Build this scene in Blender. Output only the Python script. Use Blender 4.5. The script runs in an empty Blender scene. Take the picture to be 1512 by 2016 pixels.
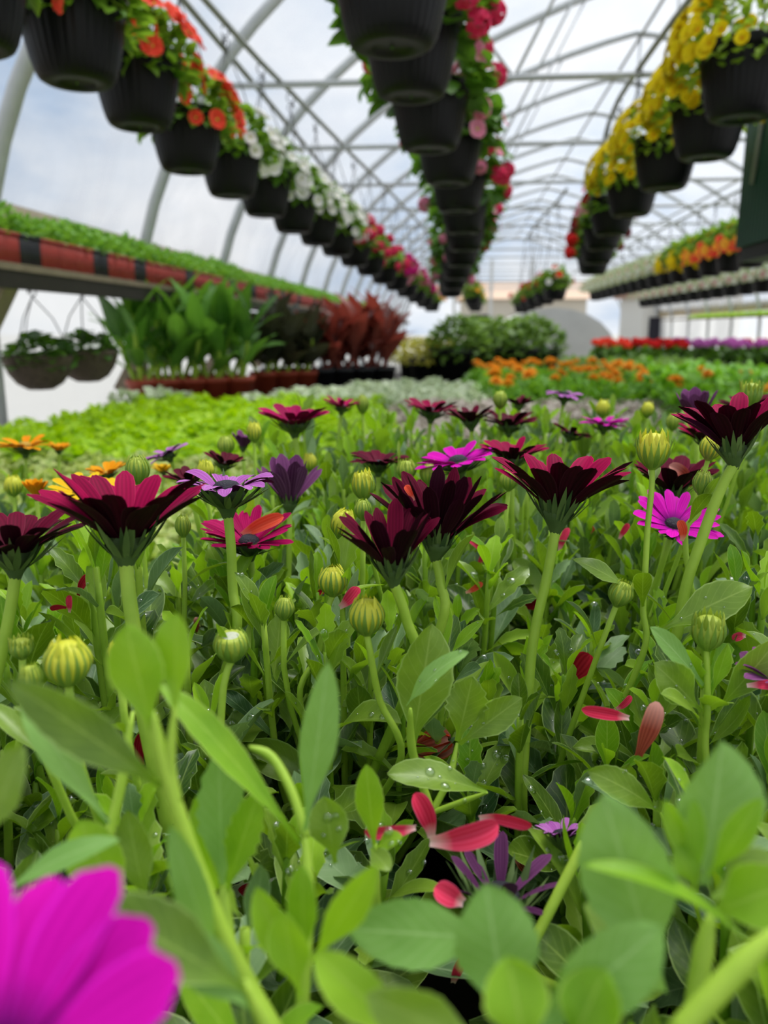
import bpy, math, random
from mathutils import Vector, Matrix, Quaternion
PI = math.pi
sc = bpy.context.scene
COL = sc.collection

# ------------------------------------------------------------------ camera
FPX = 1550.0
YAW, PITCH = math.radians(5.35), math.radians(13.08)
CAM = Vector((0.0, 0.0, 1.2))
FW = Vector((-math.sin(YAW)*math.cos(PITCH), math.cos(YAW)*math.cos(PITCH), -math.sin(PITCH)))
RT = Vector((math.cos(YAW), math.sin(YAW), 0))
UP = RT.cross(FW)
cam_d = bpy.data.cameras.new('camera')
cam_d.sensor_fit = 'VERTICAL'; cam_d.sensor_height = 34.6; cam_d.sensor_width = 25.95
cam_d.lens = 34.6*FPX/2016.0
cam_d.clip_start = 0.01; cam_d.clip_end = 600
cam_d.dof.use_dof = True; cam_d.dof.focus_distance = 0.43
cam_d.dof.aperture_fstop = cam_d.lens/3.4
cam = bpy.data.objects.new('camera', cam_d); COL.objects.link(cam)
cam.matrix_world = Matrix((( RT.x, UP.x, -FW.x, CAM.x), (RT.y, UP.y, -FW.y, CAM.y), (RT.z, UP.z, -FW.z, CAM.z), (0,0,0,1)))
sc.camera = cam
def ray(px, py): return FW + RT*((px-756)/FPX) + UP*((1008-py)/FPX)
def P(px, py, d): return CAM + ray(px, py)*d          # d = depth along the view
def PY(px, py, Y):
    r = ray(px, py); return CAM + r*(Y/r.y)

# ------------------------------------------------------------------ render look
sc.view_settings.view_transform = 'Standard'; sc.view_settings.look = 'None'
sc.view_settings.gamma = 1.0; sc.view_settings.exposure = 0.12
sc.view_settings.use_curve_mapping = False
sc.cycles.max_bounces = 8; sc.cycles.transparent_max_bounces = 16
sc.cycles.diffuse_bounces = 3; sc.cycles.transmission_bounces = 6; sc.cycles.glossy_bounces = 2
sc.cycles.sample_clamp_indirect = 4.0; sc.cycles.caustics_reflective = False; sc.cycles.caustics_refractive = False

# ------------------------------------------------------------------ sky
world = bpy.data.worlds.new('cloudy_sky'); sc.world = world; world.use_nodes = True
nt = world.node_tree; nt.nodes.clear()
def N(t, typ, **kw):
    n = t.nodes.new(typ)
    for k, v in kw.items(): setattr(n, k, v)
    return n
tc = N(nt, 'ShaderNodeTexCoord'); mp = N(nt, 'ShaderNodeMapping'); mp.inputs['Scale'].default_value = (1.0, 1.0, 2.2)
nz = N(nt, 'ShaderNodeTexNoise'); nz.inputs['Scale'].default_value = 2.6; nz.inputs['Detail'].default_value = 5; nz.inputs['Roughness'].default_value = 0.55
cr = N(nt, 'ShaderNodeValToRGB')
cr.color_ramp.elements[0].position = 0.36; cr.color_ramp.elements[0].color = (0.38, 0.52, 0.72, 1)
cr.color_ramp.elements[1].position = 0.62; cr.color_ramp.elements[1].color = (1.0, 1.0, 1.0, 1)
e = cr.color_ramp.elements.new(0.48); e.color = (0.74, 0.80, 0.88, 1)
bg = N(nt, 'ShaderNodeBackground'); bg.inputs['Strength'].default_value = 1.0
wo = N(nt, 'ShaderNodeOutputWorld')
nt.links.new(tc.outputs['Generated'], mp.inputs['Vector']); nt.links.new(mp.outputs['Vector'], nz.inputs['Vector'])
nt.links.new(nz.outputs['Fac'], cr.inputs['Fac']); nt.links.new(cr.outputs['Color'], bg.inputs['Color']); nt.links.new(bg.outputs['Background'], wo.inputs['Surface'])

sun_d = bpy.data.lights.new('sun_behind_cloud', 'SUN'); sun_d.energy = 5.6; sun_d.angle = math.radians(38); sun_d.color = (1.0, 0.98, 0.93)
sun = bpy.data.objects.new('sun_behind_cloud', sun_d); COL.objects.link(sun)
sun.rotation_euler = (math.radians(-14), math.radians(12), 0)

# ------------------------------------------------------------------ materials
def lin(c):
    if isinstance(c, str): c = [int(c[i:i+2], 16)/255 for i in (0, 2, 4)]
    return tuple(((x/12.92) if x <= 0.04045 else ((x+0.055)/1.055)**2.4) for x in c) + (1.0,)
def mixc(t, fac, a, b):
    m = N(t, 'ShaderNodeMix', data_type='RGBA')
    for k, v in ((0, fac), (6, a), (7, b)):
        if hasattr(v, 'is_output'): t.links.new(v, m.inputs[k])
        else: m.inputs[k].default_value = v
    return m.outputs[2]
def math_(t, op, a, b=None, c=None):
    m = N(t, 'ShaderNodeMath', operation=op)
    for i, v in enumerate((a, b, c)):
        if v is None: continue
        if hasattr(v, 'is_output'): t.links.new(v, m.inputs[i])
        else: m.inputs[i].default_value = v
    return m.outputs[0]
def base_mat(name):
    m = bpy.data.materials.new(name); m.use_nodes = True
    t = m.node_tree; t.nodes.clear()
    return m, t, N(t, 'ShaderNodeOutputMaterial')
def simple(name, col, rough=0.6, metal=0.0, noise=0.15, scale=30, bump=0.0, spec=0.5):
    m, t, out = base_mat(name)
    b = N(t, 'ShaderNodeBsdfPrincipled'); c = lin(col)
    tc = N(t, 'ShaderNodeTexCoord'); n = N(t, 'ShaderNodeTexNoise'); n.inputs['Scale'].default_value = scale; n.inputs['Detail'].default_value = 4
    t.links.new(tc.outputs['Object'], n.inputs['Vector'])
    d = tuple(x*(1-noise*1.6) for x in c[:3])+(1,); l = tuple(min(1, x*(1+noise)) for x in c[:3])+(1,)
    t.links.new(mixc(t, n.outputs['Fac'], d, l), b.inputs['Base Color'])
    b.inputs['Roughness'].default_value = rough; b.inputs['Metallic'].default_value = metal; b.inputs['Specular IOR Level'].default_value = spec
    if bump:
        bp = N(t, 'ShaderNodeBump'); bp.inputs['Strength'].default_value = bump; bp.inputs['Distance'].default_value = 0.01
        t.links.new(n.outputs['Fac'], bp.inputs['Height']); t.links.new(bp.outputs['Normal'], b.inputs['Normal'])
    t.links.new(b.outputs[0], out.inputs[0]); return m
def leafmat(name, dark, light, vein=None, trans=None, tw=0.35, rough=0.45, spec=0.4, edge=None, young=None, rim=None):
    """attribute 'tint': r random, g across 0..1, b along 0..1"""
    m, t, out = base_mat(name)
    at = N(t, 'ShaderNodeAttribute'); at.attribute_name = 'tint'
    sp = N(t, 'ShaderNodeSeparateXYZ'); t.links.new(at.outputs['Vector'], sp.inputs[0])
    r, u, v = sp.outputs
    tc = N(t, 'ShaderNodeTexCoord'); n = N(t, 'ShaderNodeTexNoise'); n.inputs['Scale'].default_value = 90; n.inputs['Detail'].default_value = 3
    t.links.new(tc.outputs['Object'], n.inputs['Vector'])
    nf = math_(t, 'MULTIPLY', math_(t, 'SUBTRACT', n.outputs['Fac'], 0.5), 0.7)
    f = math_(t, 'ADD', r, nf); N_clamp = f.node; N_clamp.use_clamp = True
    col = mixc(t, f, lin(dark), lin(light))
    au = math_(t, 'ABSOLUTE', math_(t, 'SUBTRACT', u, 0.5))
    if edge:
        ef = math_(t, 'SMOOTHSTEP' if False else 'MULTIPLY', math_(t, 'GREATER_THAN', math_(t, 'ADD', au, math_(t, 'MULTIPLY', nf, 0.25)), 0.33), 0.85)
        col = mixc(t, ef, col, lin(edge))
    if vein:
        mf = N(t, 'ShaderNodeMapRange'); mf.inputs[1].default_value = 0.035; mf.inputs[2].default_value = 0.0
        t.links.new(au, mf.inputs[0])
        # side veins
        sv = math_(t, 'SINE', math_(t, 'MULTIPLY', math_(t, 'SUBTRACT', v, math_(t, 'MULTIPLY', au, 0.5)), 60.0))
        sv = math_(t, 'MULTIPLY', math_(t, 'GREATER_THAN', sv, 0.93), 0.22)
        vf = math_(t, 'MAXIMUM', math_(t, 'MULTIPLY', mf.outputs[0], 0.65), sv)
        col = mixc(t, vf, col, lin(vein))
    if rim:
        rf = N(t, 'ShaderNodeMapRange'); rf.inputs[1].default_value = 0.455; rf.inputs[2].default_value = 0.495; t.links.new(au, rf.inputs[0])
        col = mixc(t, math_(t, 'MULTIPLY', rf.outputs[0], 0.75), col, lin(rim))
    if young:
        # lighter flesh towards the leaf stalk
        yf = N(t, 'ShaderNodeMapRange'); yf.inputs[1].default_value = 0.35; yf.inputs[2].default_value = 0.0; t.links.new(v, yf.inputs[0])
        col = mixc(t, math_(t, 'MULTIPLY', yf.outputs[0], 0.6), col, lin(young))
    b = N(t, 'ShaderNodeBsdfPrincipled'); t.links.new(col, b.inputs['Base Color']); b.inputs['Roughness'].default_value = rough; b.inputs['Specular IOR Level'].default_value = spec
    bp = N(t, 'ShaderNodeBump'); bp.inputs['Strength'].default_value = 0.25; bp.inputs['Distance'].default_value = 0.002
    t.links.new(n.outputs['Fac'], bp.inputs['Height']); t.links.new(bp.outputs['Normal'], b.inputs['Normal'])
    tl = N(t, 'ShaderNodeBsdfTranslucent')
    if trans: t.links.new(mixc(t, 0.75, col, lin(trans)), tl.inputs['Color'])
    else: t.links.new(col, tl.inputs['Color'])
    mx = N(t, 'ShaderNodeMixShader'); mx.inputs[0].default_value = tw
    t.links.new(b.outputs[0], mx.inputs[1]); t.links.new(tl.outputs[0], mx.inputs[2]); t.links.new(mx.outputs[0], out.inputs[0])
    return m
def petalmat(name, c1, c2, tw=0.25, stripes=0.35, tipc=None, rough=0.5, basec=None):
    m, t, out = base_mat(name)
    at = N(t, 'ShaderNodeAttribute'); at.attribute_name = 'tint'
    sp = N(t, 'ShaderNodeSeparateXYZ'); t.links.new(at.outputs['Vector'], sp.inputs[0])
    r, u, v = sp.outputs
    s = math_(t, 'SINE', math_(t, 'MULTIPLY', u, 31.0))
    s = math_(t, 'MULTIPLY', math_(t, 'ADD', math_(t, 'MULTIPLY', s, 0.5), 0.5), stripes)
    f = math_(t, 'ADD', math_(t, 'MULTIPLY', r, 0.6), s); f.node.use_clamp = True
    col = mixc(t, f, lin(c1), lin(c2))
    au = math_(t, 'ABSOLUTE', math_(t, 'SUBTRACT', u, 0.5)); rf = N(t, 'ShaderNodeMapRange'); rf.inputs[1].default_value = 0.43; rf.inputs[2].default_value = 0.5; t.links.new(au, rf.inputs[0])
    l2 = lin(c2); col = mixc(t, math_(t, 'MULTIPLY', rf.outputs[0], 0.6), col, tuple(min(1, x*1.7+.015) for x in l2[:3])+(1,))
    if tipc:
        mr = N(t, 'ShaderNodeMapRange'); mr.inputs[1].default_value = 0.55; mr.inputs[2].default_value = 1.0; t.links.new(v, mr.inputs[0]); mr.inputs[4].default_value = 0.8
        col = mixc(t, mr.outputs[0], col, lin(tipc))
    if basec:
        mr = N(t, 'ShaderNodeMapRange'); mr.inputs[1].default_value = 0.35; mr.inputs[2].default_value = 0.0; t.links.new(v, mr.inputs[0])
        col = mixc(t, mr.outputs[0], col, lin(basec))
    b = N(t, 'ShaderNodeBsdfPrincipled'); t.links.new(col, b.inputs['Base Color']); b.inputs['Roughness'].default_value = rough; b.inputs['Specular IOR Level'].default_value = 0.06
    tl = N(t, 'ShaderNodeBsdfTranslucent'); t.links.new(col, tl.inputs['Color'])
    mx = N(t, 'ShaderNodeMixShader'); mx.inputs[0].default_value = tw
    t.links.new(b.outputs[0], mx.inputs[1]); t.links.new(tl.outputs[0], mx.inputs[2]); t.links.new(mx.outputs[0], out.inputs[0])
    return m
M = {}
M['leaf'] = leafmat('daisy_leaf', '284810', '8cac36', vein='a6be5c', trans='a4d410', tw=0.3, young='86b024', rough=.38, spec=.55, rim='b8d27a')
M['leaf_grey'] = leafmat('dull_daisy_leaf', '365a34', '8aa872', vein='a8c090', trans='8fb44a', tw=0.2, young='7fa840', rough=.5, rim='b4cc9c')
M['leaf_new'] = leafmat('young_daisy_leaf', '5c9414', 'a2cc2c', vein='b8d65a', trans='aee01a', tw=0.36, rim='c8e070')
M['leaf_pale'] = leafmat('frosted_daisy_leaf', '6c9c42', '98c36a', vein='b4d68c', trans='a0d03c', tw=0.36, rough=0.6)
M['stem'] = leafmat('daisy_stem', '7aa824', 'b8d84c', trans='b4dc3c', tw=0.2, rough=0.5)
M['calyx'] = leafmat('daisy_calyx', '2f4a26', '6d8548', tw=0.15, rough=0.6)
M['bud_sepal'] = leafmat('bud_sepal', '5f8a2e', 'a4bf4c', vein='4c7426', trans='a5c73a', tw=0.25, rough=0.5)
M['bud_core'] = leafmat('bud_core', 'c4cf2c', 'ece84e', tw=0.25, rough=0.5)
M['bud_core_green'] = leafmat('bud_core_green', '9bb535', 'c7d552', tw=0.25, rough=0.5)
M['disc'] = simple('daisy_disc', '1a1626', 0.7, noise=0.5, scale=900, bump=0.4)
M['disc_grey'] = simple('bud_disc_grey', 'b9bda6', 0.8, noise=0.2, scale=900)
M['disc_yellow'] = simple('daisy_disc_yellow', 'b98f1c', 0.7, noise=0.4, scale=900)
PT = {  # (upper face, under face)
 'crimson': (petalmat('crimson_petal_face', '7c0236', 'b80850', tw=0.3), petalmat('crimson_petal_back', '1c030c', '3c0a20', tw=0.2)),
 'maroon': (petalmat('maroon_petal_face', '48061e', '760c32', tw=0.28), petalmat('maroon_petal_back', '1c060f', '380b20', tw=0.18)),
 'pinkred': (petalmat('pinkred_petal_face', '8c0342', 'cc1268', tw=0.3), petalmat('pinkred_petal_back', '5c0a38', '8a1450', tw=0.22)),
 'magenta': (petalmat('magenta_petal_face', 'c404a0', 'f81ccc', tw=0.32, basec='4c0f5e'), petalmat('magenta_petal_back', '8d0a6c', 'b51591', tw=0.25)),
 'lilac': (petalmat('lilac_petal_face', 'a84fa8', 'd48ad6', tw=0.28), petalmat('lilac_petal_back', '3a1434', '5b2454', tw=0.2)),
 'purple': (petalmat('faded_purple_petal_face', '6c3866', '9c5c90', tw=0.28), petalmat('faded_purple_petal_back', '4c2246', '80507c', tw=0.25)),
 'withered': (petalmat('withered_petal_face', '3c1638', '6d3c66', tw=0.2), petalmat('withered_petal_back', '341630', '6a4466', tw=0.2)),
 'yellow': (petalmat('yellow_petal_face', 'e8ae0a', 'fbdc2e', tw=0.3), petalmat('yellow_petal_back', 'd29a10', 'eec424', tw=0.3)),
 'orange': (petalmat('orange_petal_face', 'e88a08', 'fbb81c', tw=0.3), petalmat('orange_petal_back', 'c87a10', 'e8a420', tw=0.3)),
}
M['red_petal'] = petalmat('fallen_red_petal', 'd8143a', 'ff5c82', tw=0.3, stripes=0.3, basec='ffe0dc')
M['red_dark'] = petalmat('fallen_dark_petal', '8c0a1c', 'c22a38', tw=0.25, stripes=0.5)
M['coral'] = petalmat('coral_petal', 'e8391c', 'ff7a5c', tw=0.3, stripes=0.3, basec='ffd0b8')
M['dry_petal'] = petalmat('drying_petal', '7d2a22', 'c2604a', tw=0.2, stripes=0.5, tipc='e8b0a0')

class MB:
    def __init__(s): s.v = []; s.f = []; s.a = []; s.m = []
    def grid(s, rows, att, mat=0, closed=False):
        b = len(s.v); nc = len(rows[0])
        for r, a in zip(rows, att):
            s.v.extend(r); s.a.extend(a)
        for i in range(len(rows)-1):
            for j in range(nc if closed else nc-1):
                k = (j+1) % nc
                s.f.append((b+i*nc+j, b+i*nc+k, b+(i+1)*nc+k, b+(i+1)*nc+j)); s.m.append(mat)
    def box(s, c, h, mat=0, rot=None):
        b = len(s.v)
        for x in (-1, 1):
            for y in (-1, 1):
                for z in (-1, 1):
                    p = Vector((x*h[0], y*h[1], z*h[2]))
                    if rot: p = rot @ p
                    s.v.append(p+Vector(c)); s.a.append((0.5, 0.5, 0.5))
        for q in ((0,1,3,2),(4,6,7,5),(0,4,5,1),(2,3,7,6),(0,2,6,4),(1,5,7,3)):
            s.f.append(tuple(b+i for i in q)); s.m.append(mat)
    def tube(s, pts, rad, n=6, mat=0, r=0.5, cap=True):
        pts = [Vector(p) for p in pts]
        if not isinstance(rad, (list, tuple)): rad = [rad]*len(pts)
        t0 = (pts[1]-pts[0]).normalized()
        ref = Vector((1, 0, 0)) if abs(t0.x) < 0.8 else Vector((0, 1, 0))
        nrm = (ref - t0*ref.dot(t0)).normalized()
        rows, att = [], []
        for i, p in enumerate(pts):
            t = (pts[min(i+1, len(pts)-1)]-pts[max(i-1, 0)])
            t = t.normalized() if t.length > 1e-9 else t0
            nrm = (nrm - t*nrm.dot(t)).normalized(); bn = t.cross(nrm)
            rows.append([p+(nrm*math.cos(2*PI*k/n)+bn*math.sin(2*PI*k/n))*rad[i] for k in range(n)])
            att.append([(r, 0.2, i/(len(pts)-1)*0.6+0.4)]*n)
        b = len(s.v); s.grid(rows, att, mat, True)
        if cap:
            s.f.append(tuple(b+k for k in reversed(range(n)))); s.m.append(mat)
            e = b+(len(pts)-1)*n; s.f.append(tuple(e+k for k in range(n))); s.m.append(mat)
    def lathe(s, prof, n=24, c=(0,0,0), mat=0, axis=None, rib=0.0, ribn=0, r=0.5):
        q = axis.to_track_quat('Z', 'Y') if axis is not None else None
        rows, att = [], []
        for i, (rr, z) in enumerate(prof):
            row = []
            for k in range(n):
                a = 2*PI*k/n
                R = rr*(1+(rib*(0.5+0.5*math.cos(a*ribn)) if ribn else 0))
                p = Vector((R*math.cos(a), R*math.sin(a), z))
                if q: p = q @ p
                row.append(p+Vector(c))
            rows.append(row); att.append([(r, 0.3, i/(len(prof)-1))]*n)
        s.grid(rows, att, mat, True)
    def build(s, name, mats, parent=None, smooth=True, loc=None):
        me = bpy.data.meshes.new(name)
        me.from_pydata([tuple(v) for v in s.v], [], s.f)
        for m in (mats if isinstance(mats, (list, tuple)) else [mats]): me.materials.append(m)
        me.polygons.foreach_set('material_index', s.m)
        if smooth: me.polygons.foreach_set('use_smooth', [True]*len(s.f))
        at = me.attributes.new('tint', 'FLOAT_VECTOR', 'POINT')
        flat = [x for a in s.a for x in a]; at.data.foreach_set('vector', flat)
        me.update()
        o = bpy.data.objects.new(name, me); COL.objects.link(o)
        if parent: o.parent = parent
        if loc: o.location = loc
        return o
def empty(name, loc=(0,0,0), rz=0.0):
    o = bpy.data.objects.new(name, None); COL.objects.link(o); o.location = loc; o.rotation_euler = (0,0,rz); o.empty_display_size = 0.02
    return o
def tag(o, label=None, cat=None, group=None, kind=None):
    if label: o['label'] = label
    if cat: o['category'] = cat
    if group: o['group'] = group
    if kind: o['kind'] = kind
    return o
def copy_tree(o, parent=None):
    c = o.copy(); COL.objects.link(c); c.parent = parent
    for ch in o.children: copy_tree(ch, c)
    return c
def smooth(t): t = max(0, min(1, t)); return t*t*(3-2*t)

# ------------------------------------------------------------------ leaf and petal shapes
def spoon(t):
    w = 0.13+0.87*smooth((t-0.08)/0.5)
    if t > 0.6: w *= max(0.0, 1-((t-0.6)/0.4)**2.0)**0.72
    return w
def oval(t): return math.sin(PI*min(1, max(0, t))**0.85)**0.8 if 0 < t < 1 else 0.04
def lance(t): return (math.sin(PI*t**0.75))**0.9 if 0 < t < 1 else 0.03
def add_leaf(mb, base, d, nrm, L, W, curl=0.4, fold=0.25, rnd=0.5, prof=spoon, seg=9, cols=4, mat=0, teeth=0.0, wav=0.0, twist=0.0, rng=random):
    d = Vector(d).normalized(); nrm = Vector(nrm); nrm = (nrm-d*nrm.dot(d))
    if nrm.length < 1e-4: nrm = d.orthogonal()
    nrm.normalize(); side = d.cross(nrm).normalized(); nrm = side.cross(d).normalized()
    p = Vector(base); rows, att = [], []; ph = rng.random()*6
    for i in range(seg+1):
        t = i/seg
        w = prof(t)*W*0.5
        tw = twist*t
        row, ar = [], []
        for j in range(cols+1):
            o = j/cols*2-1
            ww = w
            if teeth and abs(o) > 0.95 and 0.4 < t < 0.92: ww = w*(1+teeth*(1 if i % 2 else -0.6))
            sd = side*math.cos(tw)+nrm*math.sin(tw); nn = nrm*math.cos(tw)-side*math.sin(tw)
            q = p+sd*(o*ww)+nn*(fold*abs(o)**1.4*w + wav*W*math.sin(t*9+ph+o*1.5)*abs(o))
            row.append(q); ar.append((rnd, j/cols, t))
        rows.append(row); att.append(ar)
        p = p+d*(L/seg)
        a = -curl*(0.35+1.3*t)/seg
        q = Quaternion(side, -a if False else a)
        d = (q @ d).normalized(); nrm = (q @ nrm).normalized()
    mb.grid(rows, att, mat)
def petal_w(t):
    w = 0.42+0.58*smooth(t/0.6)
    if t > 0.72: w *= math.sqrt(max(0.01, 1-((t-0.72)/0.285)**2.2))
    return w
def add_petal(mb, base, d, up, L, W, curl=0.2, cup=0.2, rnd=0.5, seg=9, cols=4, th=0.0006, fold=0.0, mats=(0, 1), prof=petal_w, twist=0.0, arc=0.0):
    d = Vector(d).normalized(); up = Vector(up); up = (up-d*up.dot(d)).normalized(); side = d.cross(up).normalized()
    p = Vector(base); top, bot, att = [], [], []
    for i in range(seg+1):
        t = i/seg; w = prof(t)*W*0.5; tw = twist*t
        sd = side*math.cos(tw)+up*math.sin(tw); nn = up*math.cos(tw)-side*math.sin(tw)
        r1, r2, ar = [], [], []
        for j in range(cols+1):
            o = j/cols*2-1
            q = p+sd*(o*w)+nn*(cup*w*o*o - 0.06*w*math.cos(o*PI*2) + fold*w*abs(o))
            k = th*0.5*(1-abs(o)**4)*(1 if 0 < i < seg else 0)
            r1.append(q+nn*k); r2.append(q-nn*k); ar.append((rnd, j/cols, t))
        top.append(r1); bot.append(list(r2)); att.append(ar)
        p = p+d*(L/seg)
        q = Quaternion(side, -curl*(0.3+1.4*t)/seg)
        d = (q @ d).normalized(); up = (q @ up).normalized()
        if arc:
            q = Quaternion(up, arc/seg); d = (q @ d).normalized(); side = d.cross(up).normalized()
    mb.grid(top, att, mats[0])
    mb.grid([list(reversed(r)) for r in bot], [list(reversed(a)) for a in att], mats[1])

# ------------------------------------------------------------------ setting
PROF = [(-1.88, 0.0), (-1.88, 1.1), (-1.85, 1.55), (-1.67, 2.08), (-1.30, 2.62), (-0.83, 3.05), (-0.2, 3.45), (0.6, 3.8), (1.2, 4.0), (1.75, 4.12)]
PROF = PROF+[(3.5-x, z) for x, z in reversed(PROF[:-1])]
YE = 27.0
def film(name, pts, y0, y1, m, ny=36):
    mb = MB(); rows, att = [], []
    for x, z in pts:
        rows.append([Vector((x, y0+(y1-y0)*k/ny, z)) for k in range(ny+1)]); att.append([(0.5, 0.5, 0.5)]*(ny+1))
    mb.grid(rows, att); return tag(mb.build(name, m), kind='structure')
def filmmat(name, tr, col, var=0.12):
    m, t, out = base_mat(name)
    tc = N(t, 'ShaderNodeTexCoord'); mp = N(t, 'ShaderNodeMapping'); mp.inputs['Scale'].default_value = (2.5, 0.9, 0.9)
    mp.inputs['Rotation'].default_value = (0.5, 0, 0)
    n = N(t, 'ShaderNodeTexNoise'); n.inputs['Scale'].default_value = 1.6; n.inputs['Detail'].default_value = 6; n.inputs['Distortion'].default_value = 1.2
    t.links.new(tc.outputs['Object'], mp.inputs[0]); t.links.new(mp.outputs[0], n.inputs['Vector'])
    tp = N(t, 'ShaderNodeBsdfTransparent'); tp.inputs[0].default_value = (0.97, 0.98, 1.0, 1)
    tl = N(t, 'ShaderNodeBsdfTranslucent'); tl.inputs[0].default_value = lin(col)
    mx = N(t, 'ShaderNodeMixShader')
    f = math_(t, 'ADD', math_(t, 'MULTIPLY', math_(t, 'SUBTRACT', n.outputs['Fac'], 0.5), var*2), 1-tr); f.node.use_clamp = True
    t.links.new(f, mx.inputs[0]); t.links.new(tp.outputs[0], mx.inputs[1]); t.links.new(tl.outputs[0], mx.inputs[2])
    t.links.new(mx.outputs[0], out.inputs[0]); return m
M['film'] = filmmat('poly_film', 0.58, 'a8acb2', 0.32)
M['curtain'] = filmmat('side_curtain', 0.35, 'fafafa')
film('ceiling', PROF[2:-2], -3.0, YE, M['film'])
film('wall_left', [(-1.90, 0.35), (-1.90, 1.0), (-1.88, 1.5)], -3.0, YE, M['curtain'])
film('wall_right', [(5.40, 0.35), (5.40, 1.0), (5.38, 1.5)], -3.0, YE, M['curtain'])
M['gravel'] = simple('gravel_floor', '8d8a82', 0.9, noise=0.35, scale=60, bump=0.5)
M['asphalt'] = simple('yard_ground', '9a978f', 0.9, noise=0.2, scale=3)
mb = MB(); mb.box((1.75, 12, -0.05), (3.75, 15.5, 0.05)); tag(mb.build('floor', M['gravel'], smooth=False), kind='structure')
mb = MB(); mb.box((0, 60, -0.12), (120, 120, 0.05)); tag(mb.build('ground', M['asphalt'], smooth=False), kind='structure')
M['steel'] = simple('galvanised_steel', 'c2c5c6', 0.5, metal=0.0, noise=0.12, scale=14)
M['steel_dark'] = simple('weathered_pipe', '8e9088', 0.5, metal=0.0, noise=0.15, scale=14)
M['wood'] = simple('weathered_board', '8d7f6c', 0.85, noise=0.25, scale=18)
M['tan_wood'] = simple('hip_board', 'cbb68c', 0.85, noise=0.2, scale=12)
M['bench'] = simple('bench_mesh_wood', '2c2721', 0.85, noise=0.25, scale=14)
def sm(pts, n=4):   # catmull-rom
    out = []
    for i in range(len(pts)-1):
        p = [Vector(pts[max(0, min(len(pts)-1, i+k))]) for k in (-1, 0, 1, 2)]
        for j in range(n):
            t = j/n
            out.append(0.5*((2*p[1])+(-p[0]+p[2])*t+(2*p[0]-5*p[1]+4*p[2]-p[3])*t*t+(-p[0]+3*p[1]-3*p[2]+p[3])*t**3))
    out.append(Vector(pts[-1])); return out
def struct(name, mb, m, sm_=True): return tag(mb.build(name, m, smooth=sm_), kind='structure')
hoopY = [0.0+1.5*i for i in range(0, 19)]
CH = 2.46
for Y in hoopY:
    s_ = sm([(x, Y, z) for x, z in PROF], 3)
    s_ = [Vector((p.x+(0.05 if p.x < 1.75 else -0.05), p.y, p.z-0.02)) for p in s_]
    mb = MB(); mb.tube(s_, 0.034, 8); struct('arch_beam', mb, M['steel'])
    mb = MB(); mb.tube([(-1.42, Y, CH), (4.92, Y, CH)], 0.017, 6); struct('chord_beam', mb, M['steel'])
    if Y > 9.1: continue
    mb = MB()
    mb.tube([(1.75, Y, CH), (1.75, Y, 4.09)], 0.013, 5)
    mb.tube([(0.25, Y, CH), (-0.42, Y, 3.30)], 0.009, 5); mb.tube([(0.25, Y, CH), (1.0, Y, 3.9)], 0.009, 5)
    mb.tube([(3.25, Y, CH), (3.92, Y, 3.30)], 0.009, 5); mb.tube([(3.25, Y, CH), (2.5, Y, 3.9)], 0.009, 5)
    struct('brace_beam', mb, M['steel'])
for (x, z) in [(-1.25, 2.62), (-0.42, 3.27), (1.75, 4.07), (3.92, 3.27), (4.75, 2.62)]:
    mb = MB(); mb.tube([(x, -1, z), (x, YE, z)], 0.016, 6); struct('purlin_beam', mb, M['steel_dark'])
for x0, nm in ((-1.86, 'trim_1'), (5.36, 'trim_2')):
    mb = MB(); mb.box((x0, 12, 1.615), (0.02, 15, 0.085)); struct(nm, mb, M['tan_wood'], False)
# end of the house: frame posts, end rail, things outdoors
M['white'] = simple('white_paint', 'd9d9d4', 0.6, noise=0.05)
M['tarp'] = simple('grey_tarpaulin', 'b9bab6', 0.7, noise=0.1, scale=2)
for i, x in enumerate((-0.2, 1.0, 2.3)):
    mb = MB(); mb.box((x, YE, 1.7), (0.05, 0.05, 1.7)); o = struct('end_wall_pillar', mb, M['white'], False)
mb = MB(); mb.tube([(-1.3, YE, 2.7), (4.8, YE, 2.7)], 0.03, 6); struct('end_beam', mb, M['steel'])
def building(name, x, y, w, d, h, roofh, wallc, roofc, label, cat='building', door=None):
    r = empty(name, (x, y, 0)); tag(r, label, cat)
    mb = MB(); mb.box((0, 0, h/2), (w/2, d/2, h/2)); mb.build('wall', simple(name+'_wall', wallc, 0.8, noise=0.05), r, smooth=False)
    mb = MB(); b = [(-w/2-.2, -d/2-.3, h), (w/2+.2, -d/2-.3, h), (w/2+.2, d/2+.3, h), (-w/2-.2, d/2+.3, h), (-w/2-.2, 0, h+roofh), (w/2+.2, 0, h+roofh)]
    mb.v = [Vector(p) for p in b]; mb.a = [(0.5,)*3]*6; mb.f = [(0,1,5,4), (2,3,4,5), (1,2,5), (3,0,4), (3,2,1,0)]; mb.m = [0]*5
    mb.build('roof', simple(name+'_roof', roofc, 0.8), r, smooth=False)
    for k in range(3):
        mb = MB(); mb.box((-w/2+w*(k+.5)/3, -d/2-0.03, h*0.5), (w*0.09, 0.04, h*0.22)); mb.build('window', M['disc'], r, smooth=False)
    return r
building('farm_shed', 3.0, 42, 6, 5, 2.6, 0.9, 'c9c2b4', 'b39a86', 'tan shed with a low roof standing beyond the open end of the greenhouse')
building('sales_hut', 6.2, 24, 2.6, 3.0, 2.1, 0.5, 'e0ded6', 'b98f78', 'pale hut with a brownish pink roof behind the geranium bench')
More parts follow.
